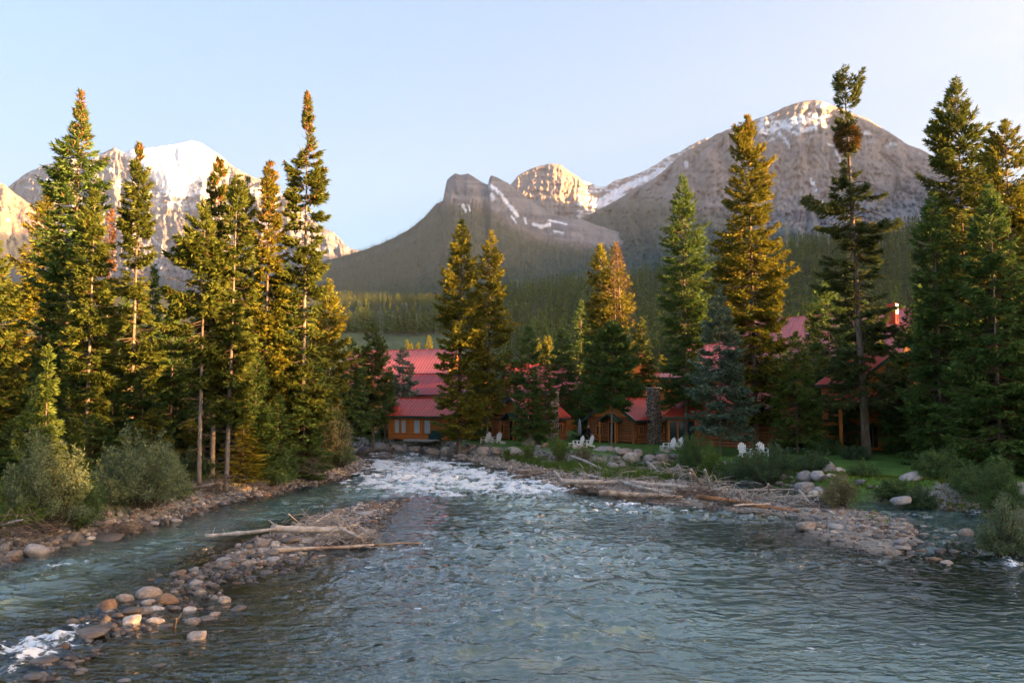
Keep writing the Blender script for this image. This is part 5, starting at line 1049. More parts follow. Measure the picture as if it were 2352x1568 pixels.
def shrub(cx_, by, w, h, tone, label, seed, zb=.6, group=None, name="shrub", dp=None, **k):
    """a bush whose foot is at photograph (cx,by), w half width and h height in px"""
    g, z0 = GT(cx_, by, zb); s = g[1] / F; W = w * s; H = h * s
    f, st = make_shrub(seed, W, dp or W * .8, H, tone, **k)
    t = empty(name, (g[0], g[1] + (dp or W * .8) * .95, max(ground_z(g[0], g[1] + (dp or W * .8) * .95), 0.0))); link("foliage", f, t); kind(link("stems", st, t), "stuff")
    tag(t, label, "bush", group); return t
SH = [(280, 1190, 118, 150, "willow", "large rounded silver green willow bush on the left bank", dict(n=26000, leaf=.12, stems=170, zb=.9)), (390, 1140, 40, 60, "willow", "small willow at the right shoulder of the large willow bush", dict(n=5000, leaf=.11, zb=1.0)),
      (60, 1200, 90, 200, "willow", "tall grey green willow at the left edge under the young spruces", dict(n=18000, leaf=.12, stems=130, zb=1.1)), (150, 1205, 60, 110, "green", "bright green undergrowth bush left of the large willow", dict(n=9000, leaf=.11, zb=1.0)), (20, 1215, 70, 90, "lime", "lime green low bush in the lower left corner of the woods", dict(n=7000, leaf=.11, zb=1.0)),
      (725, 1060, 75, 130, "olive", "pale olive willow bush by the river bend, left bank", dict(n=14000, leaf=.14, stems=120, zb=1.1)), (660, 1040, 62, 110, "willow", "grey green bush left of the pale olive willow", dict(n=9000, leaf=.13, zb=1.1)), (600, 1120, 62, 80, "green", "green bush right of the three bare trunks", dict(n=9000, leaf=.12, zb=1.0)), (660, 1105, 60, 50, "willow", "low green bush above the stones of the left bank", dict(n=7000, leaf=.12, zb=.8)),
      (770, 1070, 46, 80, "willow", "last bush at the tip of the left bank", dict(n=7000, leaf=.13, zb=.9)), (590, 1040, 50, 110, "willow", "tall greyish bush just behind the three bare trunks", dict(n=8000, leaf=.13, zb=1.2)), (540, 1000, 40, 80, "green", "bush in the shade left of the greyish one", dict(n=5000, leaf=.13, zb=1.2)), (120, 1130, 60, 90, "green", "green bush filling the gap behind the left willows", dict(n=8000, leaf=.12, zb=1.2)), (420, 1065, 46, 56, "green", "green undergrowth bush left of the bare trunks", dict(n=5500, leaf=.12, zb=1.2)), (505, 1045, 34, 46, "willow", "greyish undergrowth bush just behind the bare trunks", dict(n=4000, leaf=.12, zb=1.2)), (440, 1090, 44, 50, "darkleaf", "dark low bush at the foot of the three bare trunks", dict(n=5000, leaf=.12, zb=1.2)), (230, 1080, 60, 60, "willow", "willow top showing behind the large willow bush", dict(n=7000, leaf=.12, zb=1.4)),
      # far and right bank
      (985, 1003, 22, 40, "willow", "pale green bush at the right end of the orange cabin", dict(n=4000, leaf=.12, zb=1.3)), (880, 1003, 20, 36, "green", "rounded green bush at the left end of the orange cabin", dict(n=3500, leaf=.12, zb=1.3)), (1090, 1012, 26, 44, "green", "green bush under the right gold topped spruce", dict(n=3500, leaf=.12, zb=1.3)), (905, 1000, 12, 12, "darkleaf", "small low shrub before the orange cabin windows", dict(n=1200, leaf=.1, zb=1.3)),
      (1605, 1088, 50, 82, "green", "leafy green bush in front of the blue spruce", dict(n=11000, leaf=.11, zb=.5)), (1640, 1092, 30, 60, "lime", "lighter green bush beside the leafy one", dict(n=5000, leaf=.11, zb=.4)), (1790, 1122, 96, 78, "darkleaf", "broad dark green bush before the front white chairs", dict(n=20000, leaf=.1, stems=120, zb=.5)), (1700, 1110, 42, 40, "green", "low green bush at the left foot of the broad dark bush", dict(n=5000, leaf=.1, zb=.4)),
      (1940, 1170, 44, 72, "olive", "pale feathery willow on the gravel at the right", dict(n=8000, leaf=.09, zb=.15)), (2190, 1120, 62, 70, "green", "green bush under the dense right spruces", dict(n=9000, leaf=.11, zb=1.2)), (2130, 1135, 50, 50, "darkleaf", "dark bush beside the largest grey boulder", dict(n=7000, leaf=.1, zb=1.1)), (2330, 1190, 66, 120, "green", "tall willow overhanging the side channel at the right edge", dict(n=18000, leaf=.09, stems=110, zb=.5)), (2340, 1290, 60, 130, "willow", "nearest willow bush at the right edge over the water", dict(n=14000, leaf=.08, stems=110, zb=.3)),
      (2045, 1112, 26, 30, "darkleaf", "small dark shrub on the right lawn edge", dict(n=2600, leaf=.09, zb=1.2)), (1915, 1046, 46, 34, "green", "low hedge like shrub under the cabin window at the right", dict(n=5000, leaf=.11, zb=1.3)), (1975, 1056, 40, 30, "darkleaf", "dark low shrub round the foot of the ragged spruce", dict(n=4000, leaf=.11, zb=1.3)), (1215, 1062, 24, 40, "lime", "sprig of bright willow shoots on the stony shore", dict(n=2200, leaf=.1, zb=.3, upright=.5)), (1290, 1068, 40, 56, "lime", "clump of tall bright willow shoots behind the logs", dict(n=5200, leaf=.1, zb=.3, upright=.5)), (1340, 1066, 26, 34, "olive", "low dry shrub left of the boulder pile", dict(n=2200, leaf=.1, zb=.4)), (1165, 1060, 14, 26, "lime", "small leafy shoot clump beside the tallest pinkish boulder", dict(n=1300, leaf=.1, zb=.3, upright=.5)), (2000, 1096, 40, 34, "green", "low leafy shrub on the lawn's edge above the boulder group", dict(n=4500, leaf=.09, zb=1.1)), (1880, 1084, 44, 44, "darkleaf", "dark shrub between the lawn and the boulder group", dict(n=6000, leaf=.09, zb=1.1)), (2075, 1140, 40, 40, "green", "small green shrub on the mossy bank of the side channel", dict(n=4500, leaf=.09, zb=.8)),
      (1500, 1046, 30, 26, "green", "low green shrub behind the boulder pile", dict(n=2600, leaf=.1, zb=1.1)), (1685, 1075, 40, 34, "green", "green shrub at the foot of the blue spruce", dict(n=4500, leaf=.1, zb=1.0)), (2260, 1150, 60, 60, "green", "green bush between the dense spruce and the channel", dict(n=7000, leaf=.1, zb=.9))]
for i, (x, y, w, h, tn, lab, kw) in enumerate(SH):
    shrub(x, y, w, h, tn, lab, 700 + i, **kw)

for i, (x, y, w, h) in enumerate([(27.5, 30, 3.2, 3.0), (31, 24, 3.0, 2.6), (29.5, 37, 3.0, 3.2), (33, 15, 3.4, 3.0), (36, 6, 3.2, 3.0)]):
    f, st = make_shrub(790 + i, w, w * .8, h, "green", n=7000, leaf=.12, stems=90)
    t = empty("shrub", (x, y, max(ground_z(x, y), 0))); link("foliage", f, t); kind(link("stems", st, t), "stuff"); tag(t, "green willow bush on the near right bank beyond the edge of the view", "bush", "willow bushes on the near right bank")
def tufts(name, n, xr, yr, test, seed, hmin, hmax, tone=((.06, .12, .02), (.13, .2, .04)), blades=7):
    rg = np.random.default_rng(seed); x = rg.uniform(*xr, n); y = rg.uniform(*yr, n)
    h, d, zd, cc_ = near_height(x, y); ok = test(x, y, h, d, zd, cc_); x, y, h = x[ok], y[ok], h[ok]; m = len(x)
    x = np.repeat(x, blades) + rg.normal(0, .07, m * blades); y = np.repeat(y, blades) + rg.normal(0, .07, m * blades); z = np.repeat(h, blades); k = m * blades
    p = np.stack([x, y, z - .02], 1); dd = np.stack([rg.normal(0, .35, k), rg.normal(0, .35, k), np.ones(k)], 1); dd /= np.linalg.norm(dd, axis=1, keepdims=True)
    V, Fc = quads(p, dd, rg.uniform(hmin, hmax, k), rg.uniform(.02, .05, k), rg, 0)
    q = rg.uniform(0, 1, (k, 1)); c = np.array(tone[0]) * (1 - q) + np.array(tone[1]) * q
    o = link(name, mesh(name, V, Fc, M["grass"], False, np.repeat(c, 3, 0))); kind(o, "stuff")
tufts("bank_grass", 50000, (-45, -4), (26, 95), lambda x, y, h, d, zd, c: (d > 1.6) & (d < 5.5) & (zd > 0) & (x < bxi(y)), 31, .12, .4, ((.06, .09, .02), (.13, .15, .045)))
tufts("spit_grass", 1500, (6, 30), (36, 62), lambda x, y, h, d, zd, c: (h > .06) & (zd < -.2) & (c < 2.2) & (c > .3) & (fbm(x / 2, y / 2, 0, 5, 2) > -.1), 32, .1, .3, ((.09, .17, .02), (.16, .26, .04)))
tufts("shore_weeds", 26000, (-9, 16), (56, 92), lambda x, y, h, d, zd, c: (zd < .4) & (d > 3.0) & (c > .1) & (fbm(x / 3, y / 3, 0, 6, 2) > -.25), 33, .25, .8, ((.07, .13, .02), (.14, .21, .04)))
tufts("mossy_bank_grass", 16000, (14, 32), (38, 62), lambda x, y, h, d, zd, c: (c > .1) & (c < 3.6) & (zd > -1.2) & (x > .3 * y), 34, .06, .22, ((.09, .12, .01), (.17, .2, .02)))
tufts("lawn_edge_grass", 4200, (-16, 26), (50, 100), lambda x, y, h, d, zd, c: (h > 1.0) & (np.maximum(d, 0) > 2.2) & (zd > 1.0) & (zd < 3.5), 35, .06, .2, ((.05, .11, .015), (.1, .17, .03)))
tufts("forest_ferns", 9000, (-48, -12), (28, 80), lambda x, y, h, d, zd, c: (d > 3.5) & (x < bxi(y) - 3), 36, .3, .8, ((.04, .08, .015), (.09, .13, .03)), 9)
# ------------------------------------------------------------------ the lodge and its cabins
_cache = {}
def shared(key, fn):
    if key not in _cache: _cache[key] = fn()
    return _cache[key]
def log_data(L_, r, m):
    return shared(("log", round(L_, 2), r, m), lambda: MB().tube([(-L_ / 2, 0, 0), (L_ / 2, 0, 0)], [r, r], 8).mesh("log", M[m], False))
def log_wall(root, p, q, z0, z1, r=.15, m="log", over=.22, name="wall"):
    """courses of round logs between plan points p and q; a wall part with one child per log"""
    p = Vector(p); q = Vector(q); d = q - p; L_ = d.length; a = math.atan2(d.y, d.x); c = (p + q) / 2
    n = max(1, int((z1 - z0) / (2 * r * .92))); 
    w = link(name, MB().box((0, 0, (z1 - z0) / 2), (L_ - .1, .12, z1 - z0)).mesh(name, M["dark"]), root, (c.x, c.y, z0), (0, 0, a))
    for i in range(n): link("log", log_data(L_ + over * 2, r, m), w, (0, 0, r + i * 2 * r * .92))
    return w
def board_wall(root, p, q, z0, z1, m="orange", bw=.32, name="wall"):
    p = Vector(p); q = Vector(q); d = q - p; L_ = d.length; a = math.atan2(d.y, d.x); c = (p + q) / 2
    w = link(name, MB().box((0, 0, (z1 - z0) / 2), (L_, .1, z1 - z0)).mesh(name, M["dark"]), root, (c.x, c.y, z0), (0, 0, a))
    n = max(1, int(round((z1 - z0) / bw))); h = (z1 - z0) / n
    me = shared(("board", round(L_, 2), round(h, 3), m), lambda: MB().box((0, 0, 0), (L_ + .02, .14, h - .03)).mesh("board", M[m]))
    for i in range(n): link("board", me, w, (0, -.02, h * (i + .5)))
    return w
def gable_roof(root, L_, W, ze, zr, m="roof", over=.0, pw=.42, x0=0.0, fascia=True, sides=(-1, 1)):
    """ridge along local x, slopes towards +-y; every standing seam panel is a part"""
    hw = W / 2; sl = math.hypot(hw, zr - ze); ang = math.atan2(zr - ze, hw)
    rf = link("roof", MB().box((x0, 0, zr + .05), (L_ + .06, .28, .07)).mesh("roof", M[m]), root)
    n = max(1, int(round(L_ / pw))); w = L_ / n
    def pan():
        mb = MB(); mb.box((0, 0, 0), (w - .01, sl, .05)); mb.box((w / 2 - .03, 0, .05), (.05, sl, .06)); return mb.mesh("roof_panel", M[m])
    me = shared(("pan", round(w, 3), round(sl, 2), m), pan)
    for s in sides:
        for i in range(n):
            o = link("roof_panel", me, rf, (x0 - L_ / 2 + w * (i + .5), s * hw / 2, (ze + zr) / 2), (-s * ang, 0, 0))
        eb = MB().box((x0, s * (hw - .03), ze - .12), (L_, .06, .2)); link("eave_board", eb.mesh("eave_board", M["green"]), root)
    if fascia:
        for e in (-1, 1):
            for s in (-1, 1):
                mb = MB().bar((x0 + e * (L_ / 2 + .02), s * hw, ze - .13), (x0 + e * (L_ / 2 + .02), 0, zr - .13), .08, .26); link("fascia", mb.mesh("fascia", M["green"]), root)
    return rf
def gable_infill(root, x, W, ze, zr, m, th=.1, logs=False):
    hw = W / 2
    mb = MB().poly([(x, -hw, ze), (x, hw, ze), (x, 0, zr)], (th, 0, 0)); g = link("gable", mb.mesh("gable", M["dark" if logs else m]), root)
    n = int((zr - ze) / .29); out = -1 if x < 0 else 1
    for i in range(n):
        z = ze + .15 + i * .29; w = 2 * hw * (1 - (z + .1 - ze) / (zr - ze))
        if w < .4: continue
        if logs: link("log", MB().tube([(x, -w / 2, z), (x, w / 2, z)], [.15, .15], 8).mesh("log", M[m]), g)
        else: link("board", MB().box((x + th / 2 + out * .06, 0, z), (.06, w, .26)).mesh("board", M[m]), g)
def window(root, p, a, w, h, glass="glass", frame="orange", bars=1, name="window"):
    """a framed window, its middle at p, facing local -y of angle a"""
    f = MB(); t = .09
    f.box((0, 0, h / 2), (w + .1, .09, t)).box((0, 0, -h / 2), (w + .18, .12, t)).box((-w / 2, 0, 0), (t, .09, h - t - .01)).box((w / 2, 0, 0), (t, .09, h - t - .01))
    for i in range(bars): f.box((-w / 2 + w * (i + 1) / (bars + 1), 0, 0), (.05, .07, h - t - .01))
    fr = link(name, f.mesh(name, M[frame]), root, p, (0, 0, a))
    link("pane", MB().box((0, .02, 0), (w - t, .02, h - t)).mesh("pane", M[glass]), fr)
    return fr
def door(root, p, a, w, h, m="orange"):
    d = link("door", MB().box((0, 0, h / 2), (w, .08, h)).mesh("door", M[m]), root, p, (0, 0, a))
    link("door_frame", MB().box((-w / 2 - .06, 0, h / 2), (.1, .12, h + .1)).box((w / 2 + .06, 0, h / 2), (.1, .12, h + .1)).box((0, 0, h + .07), (w + .3, .12, .12)).mesh("door_frame", M["orange"]), d)
    link("handle", MB().box((w / 2 - .12, -.07, h * .48), (.04, .06, .14)).mesh("handle", M["dark"]), d); return d
def stone_stack(name, w, d, h, seed, sz=.17, parent=None, loc=(0, 0, 0), rz=0.0):
    """a masonry stack: mortar core with several hundred field stones on its faces"""
    rg = np.random.default_rng(seed); core = link(name, MB().box((0, 0, h / 2), (w, d, h)).mesh(name, M["mortar"]), parent, loc, (0, 0, rz))
    bm = bmesh.new(); bmesh.ops.create_icosphere(bm, subdivisions=1, radius=1); v = np.array([q.co[:] for q in bm.verts]); f = np.array([[q.index for q in t.verts] for t in bm.faces]); bm.free()
    P_ = []; 
    for ax, span, off in ((0, w, d / 2), (1, d, w / 2)):
        for s in (-1, 1):
            for iz in range(int(h / sz)):
                for ix in range(int(span / sz) + 1):
                    u = -span / 2 + sz * (ix + .5 * (iz % 2)) + rg.normal() * .03; z = sz * (iz + .5) + rg.normal() * .02
                    P_.append((u, s * off, z) if ax == 0 else (s * off, u, z))
    P_ = np.array(P_); n = len(P_); V = v[None] * rg.uniform(.4, .62, (n, 1, 3)) * sz * (1 + .15 * rg.normal(size=(n, len(v), 1))) + P_[:, None]
    pal = np.array([[.36, .31, .25], [.25, .21, .17], [.17, .15, .14], [.42, .37, .31], [.28, .19, .12]])
    C_ = pal[rg.integers(0, 5, n)] * rg.uniform(.7, 1.2, (n, 1)); Fc = (f[None] + (np.arange(n) * len(v))[:, None, None]).reshape(-1, 3)
    kind(link("stonework", mesh("stonework", V.reshape(-1, 3), Fc, M["stone_wall"], False, np.repeat(C_, len(v), 0)), core), "stuff")
    link("chimney_cap", MB().box((0, 0, h + .06), (w + .14, d + .14, .12)).mesh("chimney_cap", M["concrete"]), core)
    return core
def at_px(x, y, Y, z=None):
    p = P(x, y, Y); return (float(p[0]), float(Y), float(p[2] if z is None else z))
GZ = 1.25
def log_cabin(ridge_q, Y, yaw, L_, W, ze, zr, label, group=None, porch=True, chim=None, seed=0, roofm="roof"):
    p = P(ridge_q, 909, Y); t = empty("log_cabin", (p[0], Y, GZ), yaw)
    ze -= GZ; zr -= GZ; wl, ww = L_ - 1.0, W - 1.1; zt = ze + (zr - ze) * (1 - ww / W) - .05
    log_wall(t, (-wl / 2, -ww / 2), (wl / 2, -ww / 2), 0, zt); log_wall(t, (-wl / 2, ww / 2), (wl / 2, ww / 2), 0, zt)
    log_wall(t, (-wl / 2, -ww / 2), (-wl / 2, ww / 2), .12, zt); log_wall(t, (wl / 2, -ww / 2), (wl / 2, ww / 2), .12, zt)
    gable_infill(t, -wl / 2, ww, zt, zt + (zr - zt) * .92, "orange"); gable_infill(t, wl / 2 - .1, ww, zt, zt + (zr - zt) * .92, "orange")
    gable_roof(t, L_, W, ze, zr, roofm)
    link("foundation", MB().box((0, 0, -.3), (wl + .1, ww + .1, .6)).mesh("foundation", M["concrete"]), t)
    if porch:
        door(t, (-wl / 2 - .18, -.3, .1), math.pi / 2 * -1, .95, 2.0, "dark")
        window(t, (-wl / 2 - .17, 1.5, 1.25), -math.pi / 2, .8, .9)
        # little gabled hood over the door
        for s in (-1, 1): link("porch_roof", MB().bar((-wl / 2 - .65, -.3 + s * 1.25, 2.15), (-wl / 2 - .65, -.3, 2.95), 1.1, .1).mesh("porch_roof", M["green"]), t)
        for s in (-1, 1): link("porch_post", MB().tube([(-wl / 2 - 1.1, -.3 + s * 1.0, 0), (-wl / 2 - 1.1, -.3 + s * 1.0, 2.25)], [.09, .09], 8).mesh("porch_post", M["orange"]), t)
    window(t, (wl / 2 - 1.0, -ww / 2 - .17, 1.35), 0, .7, .8); window(t, (-wl / 2 + .9, -ww / 2 - .17, 1.35), 0, .7, .8)
    if chim: stone_stack("chimney", 1.15, .9, chim - GZ + .3, 40 + seed, parent=t, loc=(-.1, -ww / 2 - .55, -.3))
    tag(t, label, "cabin", group); return t
log_cabin(1216, 88.5, math.radians(45), 6.4, 6.8, 3.65, 5.95, "log cabin with a red metal roof, left one of the two with gables facing left", chim=6.4, seed=1)
log_cabin(1441, 84.0, math.radians(45), 6.4, 6.8, 3.6, 5.75, "log cabin with the round stone chimney in front, right one of the two", chim=6.8, seed=2)
# orange cabin at the left
def orange_cabin():
    Y = 90.0; p = P(992, 909, Y); t = empty("cabin", (p[0], Y, GZ), math.radians(-24)); L_, W = 8.6, 6.2; ze, zr = 2.6, 4.55; wl, ww = 7.8, 5.0; zt = 2.75
    board_wall(t, (-wl / 2, -ww / 2), (wl / 2, -ww / 2), 0, zt); board_wall(t, (-wl / 2, ww / 2), (wl / 2, ww / 2), 0, zt)
    board_wall(t, (-wl / 2, -ww / 2), (-wl / 2, ww / 2), .12, zt); board_wall(t, (wl / 2, -ww / 2), (wl / 2, ww / 2), .12, zt)
    gable_infill(t, -wl / 2, ww, zt, zr - .15, "orange"); gable_infill(t, wl / 2 - .1, ww, zt, zr - .15, "orange"); gable_roof(t, L_, W, ze, zr, "roof")
    for x, g in ((-2.9, "curtain"), (-2.05, "curtain"), (-.35, "curtain"), (.95, "curtain")):
        window(t, (x, -ww / 2 - .12, 1.45), 0, .62 if x < -1 else .8, 1.5, g, "orange", 0 if x < -1 else 0)
    for x in (-3.9, -1.2, .3, 1.75, 2.6, 3.9): link("post", MB().box((x, -ww / 2 - .14, 1.3), (.16, .12, 2.6)).mesh("post", M["orange"]), t)
    link("base_beam", MB().box((0, -ww / 2 - .15, .2), (wl + .2, .2, .24)).mesh("base_beam", M["orange"]), t)
    tag(t, "small orange timber cabin with a red metal roof and curtained windows, by the bend", "cabin")
    s = MB().box((0, 0, .05), (3.6, 1.6, .16)).build("patio_slab", M["concrete"], None, (at_px(968, 909, 86)[0], 86.0, GZ), (0, 0, math.radians(-24)))
    tag(s, "pale concrete patio slab on the lawn before the orange cabin", "slab")
    g = empty("covered_grill", (at_px(1004, 909, 87.5)[0], 86.6, GZ), .2)
    link("cover", MB().poly([(-.8, -.35, 0), (.8, -.35, 0), (.8, .35, 0), (-.8, .35, 0)], (0, 0, .75)).box((0, 0, .9), (1.1, .6, .3)).mesh("cover", M["teal_cloth"]), g)
    tag(g, "dark teal covered furniture at the right of the orange cabin windows", "covered furniture")
orange_cabin()
def fold_in(src, dst, as_part=False):
    """make what stands at src a part (or parts) of the building dst, without moving it"""
    T = lambda o: Matrix.LocRotScale(o.location, o.rotation_euler, o.scale)
    m = T(dst).inverted() @ T(src)
    for k in ("label", "category", "group"):
        if k in src: del src[k]
    if as_part: src.parent = dst; src.matrix_basis = m; return
    for c in [o for o in col.objects if o.parent is src]:
        b = T(c); c.parent = dst; c.matrix_basis = m @ b
    bpy.data.objects.remove(src)
# the big lodge behind: several wings
def wing(name, xq, Y, yaw, L_, W, zb, ze, zr, label, roofm="roof", m="orange", wins=(), balcony=False, cat="lodge", gable="orange", logs=False, chim=None, sides=(-1, 1)):
    p = P(xq, 909, Y); t = empty(name, (p[0], Y, GZ), math.radians(yaw)); zb -= GZ; ze -= GZ; zr -= GZ; wl, ww = L_ - .9, W - 1.0; zt = ze + (zr - ze) * (1 - ww / W) - .05
    (log_wall if logs else board_wall)(t, (-wl / 2, -ww / 2), (wl / 2, -ww / 2), zb, zt); (log_wall if logs else board_wall)(t, (-wl / 2, ww / 2), (wl / 2, ww / 2), zb, zt)
    (log_wall if logs else board_wall)(t, (-wl / 2, -ww / 2), (-wl / 2, ww / 2), zb + .12, zt); (log_wall if logs else board_wall)(t, (wl / 2, -ww / 2), (wl / 2, ww / 2), zb + .12, zt)
    gable_infill(t, -wl / 2, ww, zt, zt + (zr - zt) * .93, gable); gable_infill(t, wl / 2 - .1, ww, zt, zt + (zr - zt) * .93, gable)
    gable_roof(t, L_, W, ze, zr, roofm, pw=.45)
    for face, u, z, w, h in wins:
        z -= GZ
        if face == 'f': window(t, (u, -ww / 2 - .17, z), 0, w, h)
        if face == 'r': window(t, (wl / 2 + .17, u, z), math.pi / 2, w, h)
        if face == 'l': window(t, (-wl / 2 - .17, u, z), -math.pi / 2, w, h)
    if chim: link("chimney", MB().box((chim[0], chim[1], zr + chim[2] / 2 - .6), (1.0, 1.0, chim[2] + 1.2)).mesh("chimney", M[chim[3]]), t)
    tag(t, label, cat); return t
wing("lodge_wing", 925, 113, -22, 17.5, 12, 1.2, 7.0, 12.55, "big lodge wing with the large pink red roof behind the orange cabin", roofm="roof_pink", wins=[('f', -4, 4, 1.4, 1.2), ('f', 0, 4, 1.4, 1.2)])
wing("lodge_wing", 1032, 103, -20, 10.5, 8.6, 1.2, 6.2, 8.9, "lower dark red roofed lodge wing right of the large pink roof", roofm="roof_dk", wins=[('f', -2, 4.2, 1.2, 1.1)])
wing("lodge_wing", 1012, 97.5, -8, 8.0, 3.4, 1.2, 5.15, 5.9, "narrow low roof strip between the orange cabin and the dark red wing", roofm="roof")
wing("lodge_wing", 1262, 113, 12, 13, 10, 1.2, 6.5, 10.5, "middle lodge wing glimpsed between the dark spruces", roofm="roof_dk", wins=[('f', x, z, 1.5, 1.3) for x in (-6, -3, 0, 3, 6) for z in (3, 5.8)])
two_storey = wing("lodge_wing", 1445, 101, -82, 10, 9.6, 1.2, 7.2, 10.9, "two storey lodge wing with a balcony behind the stone chimney cabin", wins=[('r', 2.6, 2.9, 2.6, 1.7), ('r', -1.5, 2.9, 1.6, 1.7)])
def balcony():
    t = empty("balcony", (at_px(1510, 909, 95)[0], 95.0, GZ), math.radians(6)); 
    link("deck", MB().box((0, 0, 4.05), (6.4, 2.2, .35)).mesh("deck", M["green"]), t)
    link("beam", MB().box((0, -1.0, 3.3), (6.4, .3, .75)).mesh("beam", M["orange"]), t)
    rl = link("railing", MB().box((0, -1.05, 5.2), (6.4, .1, .12)).mesh("railing", M["orange"]), t)
    me = shared("rail_board", lambda: MB().box((0, 0, 0), (.19, .05, .8)).mesh("rail_board", M["orange"]))
    for i in range(30): link("rail_board", me, rl, (-3.1 + i * .213, -1.05, 4.75))
    pm = shared("balcony_post", lambda: MB().tube([(0, 0, 0), (0, 0, 3.1)], [.14, .14], 8).mesh("post", M["orange"]))
    for x in (-2.6, -.1, 1.3, 2.8): link("post", pm, t, (x, -.9, 4.2))
    pm2 = shared("balcony_post2", lambda: MB().tube([(0, 0, 0), (0, 0, 3.9)], [.17, .17], 8).mesh("post", M["orange"]))
    for x in (-2.9, 2.9): link("post", pm2, t, (x, -.9, 0))
    rf = link("roof", MB().box((0, .9, 7.55), (6.9, .2, .08)).mesh("roof", M["roof"]), t)
    me = shared("skirt", lambda: MB().box((0, 0, 0), (.41, 2.3, .05)).box((.18, 0, .05), (.04, 2.3, .06)).mesh("roof_panel", M["roof"]))
    for i in range(16): link("roof_panel", me, rf, (-3.25 + i * .43, -.2, 7.25), (math.radians(15), 0, 0))
    link("eave_board", MB().box((0, -1.35, 6.85), (6.9, .08, .3)).mesh("eave_board", M["green"]), t)
    window(t, (.55, .9, 5.6), 0, 1.1, 2.0, "glass", "orange", 1); window(t, (.4, 1.0, 1.5), 0, 3.0, 1.8, "glass", "green", 2)
    for x, lab in ((1489, "lit wall lamp, left one under the balcony's skirt roof"), (1517, "lit wall lamp, right one under the balcony's skirt roof")):
        q = at_px(x, 888 if True else 0, 94.2)
        l = empty("wall_lamp", q); link("lamp_glass", MB().tube([(0, 0, -.16), (0, 0, .16)], [.09, .12], 8).mesh("lamp_glass", M["lamp"]), l); link("lamp_bracket", MB().box((0, .12, .2), (.3, .3, .05)).mesh("lamp_bracket", M["dark"]), l); fold_in(l, two_storey, True)
    fold_in(t, two_storey)
balcony()
# glazed pavilion with its hipped roof
def pavilion():
    Y = 80; p = P(1573, 909, Y); t = empty("pavilion", (p[0], Y, GZ), math.radians(-8)); w, d, ze, zr = 3.4, 3.2, 2.75, 4.2
    rf = link("roof", MB().box((0, 0, zr), (1.3, .2, .1)).mesh("roof", M["roof"]), t)
    hw, hd = w / 2 + .6, d / 2 + .5
    for pts in ([(-hw, -hd, ze), (hw, -hd, ze), (.6, 0, zr), (-.6, 0, zr)], [(hw, hd, ze), (-hw, hd, ze), (-.6, 0, zr), (.6, 0, zr)], [(-hw, hd, ze), (-hw, -hd, ze), (-.6, 0, zr)], [(hw, -hd, ze), (hw, hd, ze), (.6, 0, zr)]):
        link("roof_slope", MB().poly(pts, (0, 0, .06)).mesh("roof_slope", M["roof"]), rf)
    link("eave_board", MB().box((0, -hd, ze - .1), (2 * hw, .06, .2)).box((-hw, 0, ze - .1), (.06, 2 * hd - .08, .2)).box((hw, 0, ze - .1), (.06, 2 * hd - .08, .2)).mesh("eave_board", M["green"]), t)
    for x in (-1.7, -.85, 0, .85, 1.7):
        for y in (-1.6, 1.6): link("post", MB().box((x, y, 1.3), (.16, .16, 2.6)).mesh("post", M["orange"]), t)
    for y in (-.5, .5): link("post", MB().box((-1.7, y, 1.3), (.16, .16, 2.6)).mesh("post", M["orange"]), t)
    link("top_rail", MB().box((0, -1.6, 2.45), (3.5, .2, .2)).mesh("top_rail", M["orange"]), t); link("bottom_rail", MB().box((0, -1.6, .15), (3.5, .18, .25)).mesh("bottom_rail", M["orange"]), t)
    for x in (-1.275, -.425, .425, 1.275): link("pane", MB().box((x, -1.58, 1.3), (.68, .03, 2.05)).mesh("pane", M["glass"]), t)
    link("floor", MB().box((0, 0, -.1), (3.6, 3.4, .3)).mesh("floor", M["concrete"]), t)
    tag(t, "glazed orange timber pavilion with a red hipped roof left of the blue spruce", "pavilion")
pavilion()
wing("log_house", 1718, 77.5, -42, 8.4, 7.6, 1.2, 4.1, 7.2, "dark log house with striped red roof behind the blue spruce", m="log", logs=True, gable="log", cat="house", wins=[('r', 0, 2.6, 1.0, 1.1), ('f', -1.5, 2.6, 1.2, 1.0)])
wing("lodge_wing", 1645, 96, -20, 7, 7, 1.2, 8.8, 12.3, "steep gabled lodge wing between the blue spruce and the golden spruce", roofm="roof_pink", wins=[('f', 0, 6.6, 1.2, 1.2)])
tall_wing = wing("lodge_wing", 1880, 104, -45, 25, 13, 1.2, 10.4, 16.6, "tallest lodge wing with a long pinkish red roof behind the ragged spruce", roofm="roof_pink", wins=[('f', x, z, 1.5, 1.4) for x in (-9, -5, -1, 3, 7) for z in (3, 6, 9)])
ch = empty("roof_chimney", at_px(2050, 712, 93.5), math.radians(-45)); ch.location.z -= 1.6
link("chimney_stack", MB().box((0, 0, 1.2), (1.0, 1.0, 2.4)).mesh("chimney_stack", M["roof"]), ch); link("sunlit_panel", MB().box((.52, 0, 1.75), (.03, .9, 1.2)).mesh("sunlit_panel", M["white"]), ch); ch.name = "chimney"; fold_in(ch, tall_wing, True)  # white panel: sunlight painted onto the chimney's right-hand face
two_storey_cabin = wing("cabin", 2010, 73, -86, 7.5, 7.8, 1.2, 7.1, 9.9, "two storey orange cabin behind the trunk of the ragged spruce", wins=[('r', -2.2, 2.5, 1.0, 1.9), ('r', 1.6, 2.5, 1.0, 1.5), ('r', 0, 7.2, .9, .8)], cat="cabin")
sk_ = empty("porch_roof", (at_px(2010, 909, 68.6)[0], 68.4, GZ), math.radians(4)); rf = link("roof", MB().box((0, .9, 4.95), (7.6, .2, .1)).mesh("roof", M["roof"]), sk_)
